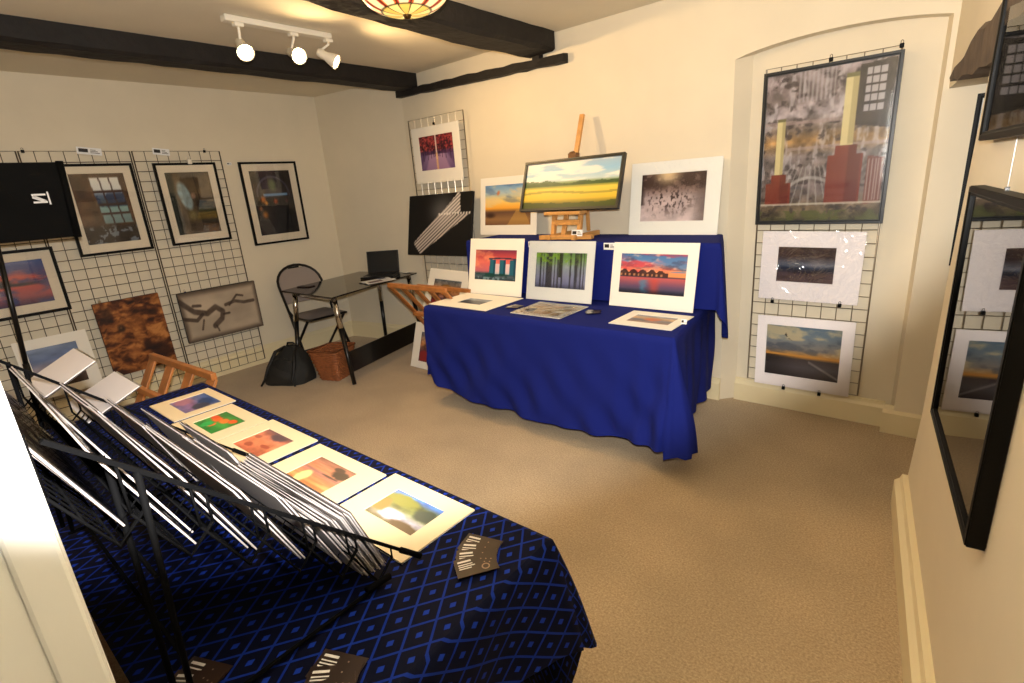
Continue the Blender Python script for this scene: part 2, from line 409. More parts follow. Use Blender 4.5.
def art_village(u, v):
    n = fbm(u*4+v*2, v*8, 141)
    c = grad(v, [(0,(50,70,90)),(.2,(110,84,110)),(.4,(190,100,100)),(.46,(230,150,100)),(.6,(235,150,110)),(.8,(150,140,170)),(1,(70,110,160))])
    c = mixc(c, (206,74,84), ss(.46,.66,n)*(v > .5)*.75); c = mixc(c, (84,134,180), ss(.5,.34,n)*(v > .55)*.75); c = mixc(c, (236,190,170), ss(.56,.7,fbm(u*7, v*12, 147))*(v > .52)*.6); c = mixc(c, (70,66,90), ss(.5,.3,fbm(u*6, v*10, 149))*(v > .6)*.5)
    c = mixc(c, (70,150,180), ss(.1,.0,abs(u-.3-.2*n))*(v < .36)*.5); c = mixc(c, (210,80,60), ss(.12,.0,abs(u-.55))*(v < .38)*.5)
    ro = .53+.08*np.abs(np.sin(u*22))*ss(.75,.6,u)
    c = mixc(c, (60,46,50), (v > .42)*(v < ro)*(u < .74)*.85); c = mixc(c, (235,170,120), (v > .45)*(v < .5)*(np.sin(u*90) > .3)*(u < .7)*.6)
    c = mixc(c, (60,60,80), (abs(v-.43) < .012)*.7); c = mixc(c, (40,36,46), ss(.15,0,v)*.7)
    return c
def art_station(u, v):
    n = fbm(u*6, v*8, 151)
    c = grad(v, [(0,(84,82,60)),(.08,(120,104,84)),(.2,(104,94,92)),(.45,(124,114,112)),(.55,(160,126,82)),(.62,(120,106,96)),(.72,(160,150,152)),(.85,(128,116,116)),(1,(150,138,140))])
    c = c*(.5+1.*fbm(u*13, v*20, 153))[..., None]; c = mixc(c, (206,198,200), ss(.55,.7,fbm(u*22, v*9, 155))*(v > .3)*.55); c = mixc(c, (62,54,56), ss(.46,.3,fbm(u*18, v*26, 157))*.7)
    for k in range(9): c = mixc(c, (186,180,182), (np.abs(u-.28-.035*k) < .006)*(v > .8)*.5)
    c = mixc(c, (170,150,146), (abs(v-.68+.02*u) < .012)*.6); c = mixc(c, (170,152,148), (abs(v-.5) < .01)*(u > .2)*.6)
    c = mixc(c, (34,28,28), inpoly(u, v, [(.74,.62),(1,.58),(1,1),(.74,.98)])*.75)
    for i in range(3):
        for j in range(5): c = mixc(c, (205,198,200), (abs(u-.86-.05*i+.05) < .02)*(abs(v-.72-.055*j) < .02)*.8)
    c = mixc(c, (200,196,190), ss(.03,.01,abs(np.hypot((u-.42)/.7, (v-.1)/.55)-.36))*(v > .12)*.6)
    for k in range(-5, 6): c = mixc(c, (180,176,172), ss(.008,.003,abs(u-.42-k*.05*(.6-v)*3))*(v > .1)*(v < .38)*.55)
    for (x0, x1, yt, cx, cw, ct) in ((.03,.25,.33,.15,.035,.7),(.58,.86,.5,.69,.05,.93)):
        c = mixc(c, (214,200,150), (abs(u-cx) < cw)*(v > yt-.05)*(v < ct)*.95); c = mixc(c, (150,136,96), (abs(u-cx-cw*.55) < cw*.4)*(v > yt)*(v < ct)*.5); c = mixc(c, (120,116,80), (abs(u-cx) < cw)*(abs(v-ct) < .012))
        m = cx; hw = (x1-x0)/2
        br = (abs(u-m) < hw)*(v > .12)*(v < yt-.06)+(abs(u-m) < hw*.6)*(v < yt)*(v > .12); br = np.clip(br, 0, 1)
        c = mixc(c, (128,58,44), br*.95); c = mixc(c, (92,40,34), br*(abs(u-m-hw*.5) < hw*.35)*.5)
    c = mixc(c, (120,64,56), inpoly(u, v, [(.86,.1),(.99,.12),(.99,.4),(.86,.42)])*.8)
    for k in range(5): c = mixc(c, (190,176,170), (abs(u-.88-.023*k) < .004)*(v > .13)*(v < .4)*.6)
    c = mixc(c, (96,100,60), (v < .07)*(fbm(u*14, v*10, 5) > .5)*.8); c = mixc(c, (204,196,180), (abs(v-.115) < .008)*.7)
    return c
def art_water(u, v):
    c = grad(v, [(0,(120,100,96)),(.25,(96,80,80)),(.4,(60,66,80)),(.5,(120,124,136)),(.75,(88,72,68)),(1,(96,80,72))])
    c = c*(.75+.5*fbm(u*3, v*10, 161))[..., None]; c = mixc(c, (170,160,156), ss(.2,0,np.hypot((u-.7)*.8, v-.55))*.5)
    return c
def art_gull(u, v):
    n = fbm(u*3+v, v*5, 171)
    c = grad(v, [(0,(76,70,72)),(.2,(100,96,100)),(.36,(84,76,76)),(.42,(206,150,76)),(.55,(150,140,130)),(.8,(120,134,144)),(1,(104,124,140))])
    c = mixc(c, (210,190,150), ss(.5,.68,n)*(v > .45)*.75); c = mixc(c, (70,80,96), ss(.45,.3,n)*(v > .45)*.5)
    c = mixc(c, (48,44,46), (v < .42)*ss(.55,.0,u)*.7); c = mixc(c, (60,58,58), inpoly(u, v, [(.25,.82),(.29,.78),(.36,.72),(.31,.75),(.27,.86)])*.9)
    c = mixc(c, (190,182,178), ss(.04,.0,abs(v-.4+(u-.5)*.7))*(u > .6)*(v < .36)*.5)
    return c
def art_plain(stops, seed, sc=(4,8), amt=.5, spots=()):
    def f(u, v):
        c = grad(v, stops)*(1-amt/2+amt*fbm(u*sc[0], v*sc[1], seed))[..., None]
        for (x, y, rx, ry, col) in spots: c = mixc(c, col, ss(1.2,.7,np.hypot((u-x)/rx, (v-y)/ry)+.5*(fbm(u*9, v*9, seed+5)-.5)))
        return c
    return f
art_pinkblue = art_plain([(0,(120,110,150)),(.4,(150,110,150)),(.6,(110,110,150)),(1,(60,90,150))], 181, (5,7), .6, ((.6,.75,.25,.2,(40,70,120)),(.2,.3,.25,.25,(170,120,140)),(.8,.5,.2,.25,(70,70,90))))
art_poppies = art_plain([(0,(50,130,60)),(.5,(80,150,70)),(1,(60,120,60))], 191, (4,5), .5, ((.3,.55,.14,.16,(224,110,50)),(.12,.6,.12,.14,(214,90,50)),(.55,.62,.16,.15,(226,130,60)),(.75,.75,.14,.14,(220,100,50)),(.45,.3,.1,.14,(226,120,60)),(.33,.25,.14,.2,(60,170,90))))
art_rosy = art_plain([(0,(176,100,76)),(.5,(214,136,100)),(.8,(190,120,100)),(1,(110,84,90))], 201, (5,6), .5, ((.6,.85,.25,.14,(96,78,84)),(.3,.25,.12,.1,(160,90,70)),(.7,.4,.14,.07,(160,84,66)),(.15,.6,.1,.08,(170,100,80))))
art_seadusk = art_plain([(0,(150,90,60)),(.2,(214,140,90)),(.4,(190,120,90)),(.55,(150,104,100)),(.62,(196,130,96)),(1,(130,90,80))], 211, (2,14), .5, ((.28,.25,.12,.25,(248,200,140)),(.82,.72,.2,.14,(58,44,44)),(.68,.86,.12,.08,(70,52,50)),(.7,.55,.22,.03,(84,60,56))))
art_mountain = art_plain([(0,(96,90,60)),(.3,(150,150,170)),(.5,(110,120,76)),(.75,(96,104,56)),(.9,(84,120,180)),(1,(70,120,200))], 221, (6,8), .8, ((.3,.75,.3,.2,(120,124,60)),(.85,.62,.2,.2,(56,74,70)),(.4,.25,.25,.18,(190,186,214)),(.1,.4,.14,.25,(130,110,60)),(.75,.1,.3,.14,(80,64,50))))
art_skyline = art_plain([(0,(60,70,84)),(.4,(76,84,96)),(.55,(50,60,70)),(.7,(140,150,160)),(1,(110,124,140))], 231, (6,6), .6)
art_reeds = art_plain([(0,(150,120,100)),(.4,(110,110,120)),(.6,(190,150,100)),(1,(110,120,140))], 241, (5,7), .6, ((.5,.5,.2,.2,(190,110,60)),))
art_gold_glare = art_plain([(0,(206,176,120)),(.5,(236,214,160)),(1,(200,170,116))], 251, (6,7), .7, ((.4,.5,.2,.3,(235,215,170)),(.7,.6,.16,.2,(240,225,190)),(.15,.3,.12,.2,(70,60,50))))  # tones lightened to paint the gold reflection off the glossy print
art_market = art_plain([(0,(120,70,50)),(.3,(90,70,90)),(.6,(170,120,80)),(1,(100,110,120))], 261, (9,9), 1.0, ((.2,.2,.2,.2,(150,60,60)),(.5,.7,.2,.15,(150,110,60))))
art_grey = art_plain([(0,(60,56,58)),(.5,(90,84,86)),(1,(70,66,70))], 271, (5,6), .6)
art_reed_brown = lambda u, v: grad(np.clip(.25+.5*fbm(u*26, v*2.2, 281)+.25*fbm(u*4, v*5, 283)-.15*(v < .25), 0, 1), [(.2,(36,24,20)),(.45,(84,56,42)),(.6,(126,88,66)),(.8,(176,136,108))])

# ------------------------------------------------------------------ the room
H = 2.46
WALL = mat('cream plaster', (226,215,192), .85, bump=.12, bscale=14, var=.03, vscale=3)
CEIL = mat('ceiling plaster', (226,216,194), .9, bump=.12, bscale=10, var=.03, vscale=3)
SKIRT = mat('cream gloss paint', (232,218,180), .45, bump=.03, bscale=20)
OAK2 = mat('weathered oak', (84,68,54), .7, bump=.6, bscale=26, var=.35, vscale=14)
OAK = mat('blackened oak', (20,15,12), .75, bump=.6, bscale=26, var=.35, vscale=14)
def carpet_mat():
    m = mat('beige carpet', (176,150,122), .95, sheen=.2)
    nt = m.node_tree; b = nt.nodes['Principled BSDF']; tc = nt.nodes.new('ShaderNodeTexCoord')
    n = nt.nodes.new('ShaderNodeTexNoise'); n.inputs['Scale'].default_value = 130; n.inputs['Detail'].default_value = 6; n.inputs['Roughness'].default_value = .7
    n2 = nt.nodes.new('ShaderNodeTexNoise'); n2.inputs['Scale'].default_value = 2.3; n2.inputs['Detail'].default_value = 4
    for q in (n, n2): nt.links.new(tc.outputs['Object'], q.inputs['Vector'])
    r = nt.nodes.new('ShaderNodeValToRGB'); e = r.color_ramp.elements
    e[0].position = .3; e[0].color = lin((142,118,88))+(1,); e[1].position = .72; e[1].color = lin((208,186,150))+(1,)
    nt.links.new(n.outputs['Fac'], r.inputs['Fac'])
    r2 = nt.nodes.new('ShaderNodeMapRange'); r2.inputs[1].default_value = .35; r2.inputs[2].default_value = .65; r2.inputs[3].default_value = .9; r2.inputs[4].default_value = 1.06
    nt.links.new(n2.outputs['Fac'], r2.inputs[0])
    mx = nt.nodes.new('ShaderNodeVectorMath'); mx.operation = 'SCALE'; nt.links.new(r.outputs[0], mx.inputs[0]); nt.links.new(r2.outputs[0], mx.inputs['Scale'])
    nt.links.new(mx.outputs[0], b.inputs['Base Color'])
    bp = nt.nodes.new('ShaderNodeBump'); bp.inputs['Strength'].default_value = .5; bp.inputs['Distance'].default_value = .006
    nt.links.new(n.outputs['Fac'], bp.inputs['Height']); nt.links.new(bp.outputs[0], b.inputs['Normal'])
    return m
struct(MB().box(-.3,-5.2,-.1, 6.3,.4,0).build('floor', carpet_mat()))
struct(MB().box(-.3,-5.2,H, 6.3,.4,H+.1).build('ceiling', CEIL))
struct(MB().box(-.2,-3.5,0, 0,-.19,H).build('wall_left', WALL))
# the far corner is cut by a slightly slanted stretch of wall
struct(MB().add([(0,-.19,0),(1.09,0,0),(1.09,.25,0),(0,.25,0),(0,-.19,H),(1.09,0,H),(1.09,.25,H),(0,.25,H)], [(0,1,5,4),(1,2,6,5),(2,3,7,6),(3,0,4,7),(4,5,6,7),(3,2,1,0)]).build('wall_corner', WALL))
# back wall with a shallow arched alcove
AX0, AX1, AD = 3.975, 4.915, .08
arch = [(AX0,2.062)]+[(AX0+(AX1-AX0)*t, 2.062+.05*(1-(2*t-1)**2)**.8+.006*t) for t in [k/16. for k in range(1,16)]]+[(AX1,2.072)]
mb = MB()
mb.box(1.09,0,0, AX0,.3,H); mb.box(AX1,0,0, 6.2,.3,H)
for (a, b) in zip(arch[:-1], arch[1:]):
    mb.add([(a[0],0,a[1]),(b[0],0,b[1]),(b[0],0,H),(a[0],0,H),(a[0],.3,a[1]),(b[0],.3,b[1]),(b[0],.3,H),(a[0],.3,H)], [(0,1,2,3),(4,7,6,5),(0,4,5,1),(3,2,6,7)])
mb.add([(AX0+.075,AD,0),(AX1-.02,AD,0),(AX1-.02,AD,H),(AX0+.075,AD,H)], [(0,1,2,3)])
mb.add([(AX0,0,0),(AX0+.075,AD,0),(AX0+.075,AD,H-.2),(AX0,0,H-.2)], [(0,1,2,3)]); mb.add([(AX1,0,0),(AX1-.02,AD,0),(AX1-.02,AD,H-.2),(AX1,0,H-.2)], [(3,2,1,0)])
struct(mb.build('wall_back', WALL, fix=False))
# right wall: runs slightly outwards, its far end stops short of the back wall under an old lintel
RW0 = Vector((5.022,-.758,0)); RWD = Vector((.112,-.994,0)).normalized(); RWN = Vector((-.994,-.112,0)).normalized()
def rw(s, z, off=0.): return RW0+RWD*s+Vector((0,0,z))+RWN*off
mb = MB()
def slab(mb, poly, th):
    n = len(poly); vs = [rw(s, z) for s, z in poly]+[rw(s, z, -th) for s, z in poly]
    mb.add(vs, [tuple(range(n)), tuple(reversed(range(n, 2*n)))]+[(i, n+i, n+(i+1) % n, (i+1) % n) for i in range(n)])
slab(mb, [(0,0),(.0,.16),(.11,.5),(.165,1.05),(.25,1.5),(.31,1.76),(2.62,1.76),(2.62,0)], .16)
slab(mb, [(-.765,1.76),(2.62,1.76),(2.62,H),(-.765,H)], .16)
struct(mb.build('wall_right', WALL))
struct(MB().box(5.75,-3.5,0, 5.9,0,H).build('wall_recess', WALL))
# front wall beside the doorway the picture is taken from
struct(MB().box(-.2,-3.46,0, 4.40,-3.30,H).build('wall_front', WALL))
struct(MB().box(4.40,-3.46,2.08, 5.75,-3.30,H).build('wall_front_header', WALL))
wp = mat('white gloss paint', (238,238,232), .35)
jb = MB(); jb.bbox(4.40,-3.325,0, 4.42,-3.288,2.08,.004); jb.bbox(4.40,-3.384,0, 4.416,-3.323,2.08,.003); jb.bbox(4.40,-3.46,0, 4.42,-3.382,2.08,.004)
jb.bbox(4.33,-3.304,0, 4.414,-3.286,2.1,.004)
struct(jb.build('trim_1', wp))
# skirting boards
def skirt(name, a, b, h=.15, th=.022, side=1):
    a = Vector(a); b = Vector(b); d = (b-a).normalized(); n = Vector((d.y,-d.x,0))*side
    pr = [(0,0),(th,0),(th,h-.035),(th*.6,h-.02),(th*.45,h),(0,h)]
    mb = MB(); k = len(pr)
    vs = [a+n*x+Vector((0,0,z)) for x, z in pr]+[b+n*x+Vector((0,0,z)) for x, z in pr]
    mb.add(vs, [tuple(range(k)), tuple(reversed(range(k,2*k)))]+[(i,(i+1)%k,k+(i+1)%k,k+i) for i in range(k)])
    return struct(mb.build(name, SKIRT))
skirt('baseboard_left', (0,-3.3,0), (0,-.19,0), .17)
skirt('baseboard_corner', (0,-.19,0), (1.09,0,0), .17)
skirt('baseboard_back', (1.09,0,0), (AX0,0,0))
skirt('baseboard_alcove', (AX0+.075,AD,0), (4.87,AD,0), .15, .03)
skirt('baseboard_pier', (4.865,.03,0), (5.75,.03,0), .155, .05)
skirt('baseboard_right', tuple(rw(0,0)), tuple(rw(2.62,0)), .155, .045)
# oak beams
def rough_beam(name, x0, x1, y0, y1, z0, z1, seg=26, amp=.008, seed=1, edge=None):
    rnd = random.Random(seed); mb = MB(); rows = []
    prof = [(x0,z1),(x0,z0+.02),(x0+.02,z0),(x1-.02,z0),(x1,z0+.02),(x1,z1)]
    for i in range(seg+1):
        y = y0+(y1-y0)*i/seg; xe = float(np.interp(y, *edge)) if edge else x0; prof = [(xe,z1),(xe,z0+.02),(xe+.02,z0),(x1-.02,z0),(x1,z0+.02),(x1,z1)]; rows.append([(x+rnd.uniform(-amp,amp), y, z+(rnd.uniform(-amp,amp) if z < z1 else 0)) for x, z in prof])
    n = len(prof); vs = [p for r in rows for p in r]; fs = []
    for i in range(seg):
        for j in range(n-1): fs.append((i*n+j, i*n+j+1, (i+1)*n+j+1, (i+1)*n+j))
        fs.append((i*n+n-1, i*n, (i+1)*n, (i+1)*n+n-1))
    fs += [tuple(range(n)), tuple(reversed(range(seg*n, seg*n+n)))]
    mb.add(vs, fs); return struct(mb.build(name, OAK))
rough_beam('ceiling_beam', 1.13, 1.325, -3.3, -.005, 2.34, H, amp=.004, seed=3)
rough_beam('ceiling_beam', 2.52, 2.785, -3.3, -.03, 2.335, H, amp=.006, seed=5, edge=([-3.3,-1.9,-1.2,-.6,-.03],[2.66,2.65,2.56,2.52,2.55]))
mb = MB(); rnd = random.Random(4); K = 20; vs = []; fs = []
for i in range(K+1):
    x = 1.085+(2.868-1.085)*i/K; zc = 2.328-.045*i/K; j = lambda: rnd.uniform(-.005,.005)
    vs += [(x,0,zc-.028+j()),(x,-.055+j(),zc-.03+j()),(x,-.055+j(),zc+.027+j()),(x,0,zc+.03)]
for i in range(K):
    for q in range(4): fs.append((i*4+q, i*4+(q+1)%4, i*4+4+(q+1)%4, i*4+4+q))
fs += [(0,1,2,3),(K*4+3,K*4+2,K*4+1,K*4)]
struct(mb.add(vs, fs).build('trim_2', OAK))
struct(MB().box(2.60,-.05,2.30, 2.66,0,2.345).build('trim_3', OAK))
mb = MB(); K = 14; vs = []; fs = []
for i in range(K+1):
    s = -.5+1.75*i/K; t = i/K; zt = 1.80+.06*min(1, t*3)+.012*math.sin(i*1.7); zb = 1.765-.05*min(1, t*2.2)+.008*math.sin(i*2.3)
    for (z, off) in ((zb,.022),(zt-.02,.026),(zt,.01),(zt,-.1),(zb,-.1)): vs.append(rw(s, z, off))
for i in range(K):
    for q in range(5): fs.append((i*5+q, i*5+(q+1)%5, i*5+5+(q+1)%5, i*5+5+q))
fs += [(0,1,2,3,4), tuple(K*5+q for q in (4,3,2,1,0))]
struct(mb.add(vs, fs).build('trim_4', OAK2))
# ------------------------------------------------------------------ object materials
BLACK = mat('black satin frame', (7,7,7), .5, spec=.15)
WIRE = mat('black wire', (6,6,7), .8, spec=.06)
GRIDM = mat('dark bronze wire', (76,62,48), .5, metal=.5)
CHROMEW = mat('bright wire', (150,140,125), .3, metal=.9)
CHROME = mat('chrome', (205,205,205), .1, metal=1.)
STEEL = mat('black tube', (18,18,20), .3, metal=.2)
WOOD = mat('varnished pine', (176,112,58), .4, bump=.1, bscale=40, var=.18, vscale=18)
BEECH = mat('beech easel wood', (206,150,84), .45, var=.12, vscale=20)
PANE = pane_mat('picture glass', 1.5)
SHINE = pane_mat('strong reflecting glass', 1.6, .015, extra=.22)
SLEEVE = pane_mat('cellophane', 1.5, .05, wrinkle=.35)
CARD = mat('white card', (240,240,240), .6)
INK = mat('black ink', (24,24,26), .6)
GRP_MESH = 'wire mesh display panels on the left wall'

# ------------------------------------------------------------------ wire mesh display panels
def mesh_panel(label, origin, U, V, w, h, m, frame_r=.005, wire_r=.0024, cols=8, rows=25, group=None):
    t = thing('wire_mesh_panel', label, 'display panel', origin, U, V, group=group)
    f = MB(); f.tube([(-w/2,0,0),(w/2,0,0),(w/2,0,h),(-w/2,0,h)], frame_r, 6, closed=True); f.build('frame', m, t)
    g = MB()
    for i in range(1, cols): g.tube([(-w/2+w*i/cols,-.002,0),(-w/2+w*i/cols,-.002,h)], wire_r, 4, cap=False)
    for j in range(1, rows): g.tube([(-w/2,.002,h*j/rows),(w/2,.002,h*j/rows)], wire_r, 4, cap=False)
    g.build('wire_mesh', m, t)
    return t
UY = (0,1,0); UX = (1,0,0); UZ = (0,0,1)
mesh_panel('left wall mesh panel partly behind the black reflector', (.05,-2.88,.05), UY, UZ, .645, 1.9, GRIDM)
mesh_panel('left wall mesh panel carrying the window picture and brown fur canvas', (.05,-2.219,.05), UY, UZ, .65, 1.9, GRIDM)
mesh_panel('left wall mesh panel nearest the corner, carrying the sepia canvas', (.05,-1.553,.05), UY, UZ, .65, 1.9, GRIDM)
mesh_panel('tall narrow wire mesh panel on back wall beside the left of blue display', (1.545,-.055,.25), UX, UZ, .68, 1.84, CHROMEW)
mesh_panel('wire mesh panel in the arched alcove', (4.433,AD-.03,.168), UX, UZ, .605, 1.82, CHROMEW)

# ------------------------------------------------------------------ pictures on the left wall
G1 = 'framed pictures on the left wall'
mw = mat('cream mount', (226,212,188), .75)
framed_picture('black framed picture of a bright paned window, half behind black reflector', (.068,-2.152,1.205), UY, UZ, .477, .655, .018, (.05,.05,.05,.06), art_window, BLACK, glass=PANE, mm=mw, group=G1)
framed_picture('black framed picture of a pale figure in a brown attic, on mesh panel', (.068,-1.535,1.207), UY, UZ, .472, .65, .018, (.05,.05,.055,.06), art_attic, BLACK, glass=PANE, mm=mw, group=G1)
framed_picture('black framed picture of orange lights at night, hung on bare wall', (.004,-.802,1.115), UY, UZ, .545, .745, .018, (.06,.06,.06,.065), art_night, BLACK, glass=PANE, mm=mw, group=G1)
framed_picture('black framed red and blue lake sunset below black reflector', (.068,-2.82,.845), UY, UZ, .57, .46, .02, (.055,.055,.055,.06), art_lake, BLACK, glass=PANE, mm=mw, group=G1)
canvas_print('brown canvas of tawny animal fur on the left mesh panel', (.062,-2.185,.262), (0,1,.015), UZ, .445, .59, art_fur, (70,40,24), .025)
canvas_print('wide sepia canvas of dark branching shapes on the left mesh panel', (.062,-1.515,.375), (0,1,0), UZ, .655, .435, art_sepia, (40,36,34), .025)
mounted_print('white mounted coast print leaning low against left mesh panel', (.14,-2.71,.25), UY, (-.12,0,1), .42, .435, (.06,.075,.07,.06), art_coast)
# clips and little price cards clipped to the panels
def price_card(label, origin, U, V, w=.06, h=.035, group=None, bars=3):
    t = thing('price_card', label, 'price card', origin, U, V, group=group)
    MB().box(-w/2,-.001,0,w/2,0,h).build('card', CARD, t)
    b = MB(); b.box(-w*.42,-.0016,h*.3,-w*.05,-.001,h*.8)
    for k in range(bars): b.box(w*.04,-.0016,h*(.25+.2*k),w*(.42-.08*k),-.001,h*(.33+.2*k))
    b.build('printed_lines', INK, t); return t
def clip(label, origin, U, V, m, group=None):
    t = thing('bulldog_clip', label, 'clip', origin, U, V, group=group)
    MB().bbox(-.009,-.012,-.012,.009,.004,.008,.003).build('jaw', m, t)
    MB().tube([(-.005,-.004,.008),(-.005,-.006,.018),(0,-.007,.022),(.005,-.006,.018),(.005,-.004,.008)], .0013, 5).build('handle', m, t)
    return t
GC = 'price cards clipped to the left mesh panels'
price_card('white price card clipped above the paned window picture', (.056,-2.15,1.925), (0,1,-.1), UZ, .15, .05, GC)
price_card('white price card clipped above the attic picture', (.056,-1.68,1.92), (0,1,-.1), UZ, .12, .05, GC)
price_card('small dark price label on wall left of the orange night picture', (.001,-1.145,1.838), UY, UZ, .04, .022, GC)
wc = mat('white plastic clip', (240,232,215), .4)
clip('white plastic clip at the top of attic picture', (.085,-1.50,1.868), UY, UZ, wc).scale = (1.8,1.8,2.0)
clip('black clip on panel top edge right of the attic picture', (.052,-1.35,1.95), UY, UZ, BLACK)
clip('black clip on panel top edge above the black reflector', (.052,-2.52,1.95), UY, UZ, BLACK)
clip('silver clip at top left of the brown fur canvas', (.06,-2.36,.86), UY, UZ, CHROME)
clip('silver clip at top left of the sepia canvas', (.06,-1.77,.815), UY, UZ, CHROME)

# black fabric reflector on a slim stand
t = thing('fabric_reflector', 'black fabric reflector with small white emblem, on slim black stand', 'reflector', (1.2,-2.905,0))
cl = mat('black nylon', (7,7,7), .8, spec=.15, bump=.1, bscale=60)
W_, Hh = .46, .40
MB().grid(lambda a, b: (.0+.012*math.sin(a*5+b*4)*math.sin(b*3.1), -.03+a*(.352+.018*b), 1.385+b*.40), 24, 20).build('fabric_panel', cl, t, fix=False)
MB().grid(lambda a, b: (-.012+.006*math.sin(a*4+b*7), -.03+a*(.352+.018*b), 1.385+b*.40), 24, 20).build('fabric_back', cl, t, fix=False)
MB().tube([(.003,.32,1.38),(.003,.338,1.79)], .018, 12).build('edge_roll', cl, t)
MB().tube([(0,-.075,.72),(0,-.02,1.4)], .012, 10).build('pole', STEEL, t)
MB().tube([(0,-.078,.02),(0,-.075,.74)], .015, 10).build('lower_pole', STEEL, t)
for an in (.3, 2.4, 4.5): MB().tube([(0,-.076,.32),(.3*math.cos(an),-.076+.3*math.sin(an),.012)], .009, 8).build('leg', STEEL, t)
lg = MB()   # white emblem: a broad N on its side with a bar
def lpoly(pts):
    n = len(pts); vs = [(.0205, y, z) for y, z in pts]+[(.0165, y, z) for y, z in pts]
    lg.add(vs, [tuple(range(n)), tuple(reversed(range(n, 2*n)))]+[(i, n+i, n+(i+1) % n, (i+1) % n) for i in range(n)])
ey, ez = .175, 1.575
for poly in ([(0,.062),(.075,.062),(.075,.05),(0,.05)],[(0,.012),(.075,.012),(.075,0),(0,0)],[(0,.047),(.022,.047),(.075,.015),(.053,.015)],[(.003,.052),(.0,.034),(.05,.008),(.06,.012)],[(.083,.074),(.092,.074),(.092,-.012),(.083,-.012)]):
    lpoly([(ey+p[0]*.78, ez+p[1]*.78) for p in poly])
lg.build('emblem', CARD, t)

# ------------------------------------------------------------------ small panel on the back wall
mounted_print('white mounted print of a purple road under red trees, high on back wall', (1.55,-.075,1.555), UX, UZ, .59, .46, (.085,.085,.075,.105), art_road)
canvas_print('black square canvas with white ribbed steps on back wall panel', (1.565,-.19,.935), (1,0,.012), (0,.22,1), .80, .53, art_steps, (14,13,14), .03, res=90)
clip('black clip at top of the purple road print', (1.555,-.075,2.03), UX, UZ, BLACK)
t1 = mounted_print('white mounted market print leaning high behind pine print browser', (1.69,-.385,.39), (1,0,-.03), (0,.42,1), .50, .46, (.08,.08,.09,.1), art_market)
t1 = mounted_print('white mounted print standing on carpet by the blue cloth', (1.70,-.585,.004), (1,0,.0), (0,.34,1), .48, .40, (.09,.09,.08,.06), art_market)

# ------------------------------------------------------------------ pine print browsers
def browser(label, origin, rz, w, ztop, zbot, run, group, nsl=4, sw=.05, prop=(1,)):
    """one slatted face sloping from the top rail (y = 0) back to the bottom rail (y = run), legs carried on down to the floor, a prop behind"""
    t = thing('print_browser', label, 'print rack', origin, rz=rz, group=group)
    MB().beam((-w/2,0,ztop),(w/2,0,ztop), .028, .036, bev=.004).build('top_rail', WOOD, t)
    MB().beam((-w/2+.01,run,zbot),(w/2-.01,run,zbot), .05, .03, bev=.004).build('bottom_rail', WOOD, t)
    for k in range(nsl):
        x = -w/2+.02+(w-.04)*k/(nsl-1)
        MB().beam((x,0,ztop-.012),(x,run*.98,zbot+.01), sw, .014, up=(0,1,.2), bev=.002).build('slat', WOOD, t)
    kz = (ztop-.0)/(ztop-zbot)
    for sx in (-1, 1):
        x = sx*(w/2-.014)
        MB().beam((x,run,zbot),(x,run*kz,.0), .024, .036, up=(1,0,0), bev=.003).build('leg', WOOD, t)
    for sx in prop:
        x = sx*(w/2-.045)
        MB().beam((x,run*1.25,ztop-.06),(x,run*.15,.0), .024, .036, up=(1,0,0), bev=.003).build('prop_leg', WOOD, t)
    MB().beam((-w/2+.02,run*1.25,ztop-.06),(w/2-.02,run*1.25,ztop-.06), .024, .03, bev=.003).build('back_rail', WOOD, t)
    return t
GB = 'pine print browsers'
browser('pine print browser between glass desk and blue cloth display', (1.985,-.845,0), 0, .66, .80, .52, .22, GB, 5)
browser('pine print browser beside the far end of the dark patterned table', (1.985,-2.48,0), .05, .77, .70, .40, -.16, GB, 4, .085)

# ------------------------------------------------------------------ glass desk corner
t = thing('glass_desk', 'black glass desk on slanted chrome and black legs in corner', 'desk', (.82,-.62,0))
tx = lambda x, y, z: (x-.82, y+.62, z)
GL = mat('black tempered glass', (20,19,19), .08, spec=.6)
top = [(.47,-1.14),(1.285,-1.135),(1.03,.0-.03),(.27,-.17)]
mb = MB(); n = 4
vs = [tx(x,y,.718) for x, y in top]+[tx(x,y,.73) for x, y in top]
mb.add(vs, [(3,2,1,0),(4,5,6,7)]+[(i,(i+1)%4,4+(i+1)%4,4+i) for i in range(4)]); mb.build('glass_top', GL, t)
legs = [((.60,-1.08),(.62,-1.20)),((1.20,-1.07),(1.385,-1.125)),((.67,-.23),(.615,-.205)),((.98,-.10),(1.09,-.10))]
for (a, b) in legs:
    A = Vector(tx(a[0],a[1],.716)); B = Vector(tx(b[0],b[1],.0)); M_ = A.lerp(B,.36 if b[0] > .5 else .7)
    lg_ = MB().tube([M_,B], [.02,.017], 14).build('leg', STEEL, t)
    MB().tube([A,M_], .0235, 14).build('chrome_sleeve', CHROME, lg_)
    MB().tube([A,A+Vector((0,0,-.006))], .04, 14).build('mounting_plate', CHROME, lg_)
MB().beam(tx(.60,-1.06,.695),tx(1.19,-1.05,.695), .03, .03, bev=.004).build('cross_bar', CHROME, t)
MB().beam(tx(.67,-.22,.695),tx(.98,-.09,.695), .03, .03, bev=.004).build('cross_bar', CHROME, t)
p0, p1 = Vector(tx(1.325,-1.10,.175)), Vector(tx(1.075,-.11,.175))
MB().beam(p0,p1,.016,.17,up=(-.2,0,1),bev=.003).build('modesty_panel', mat('black panel', (14,14,15), .3), t)
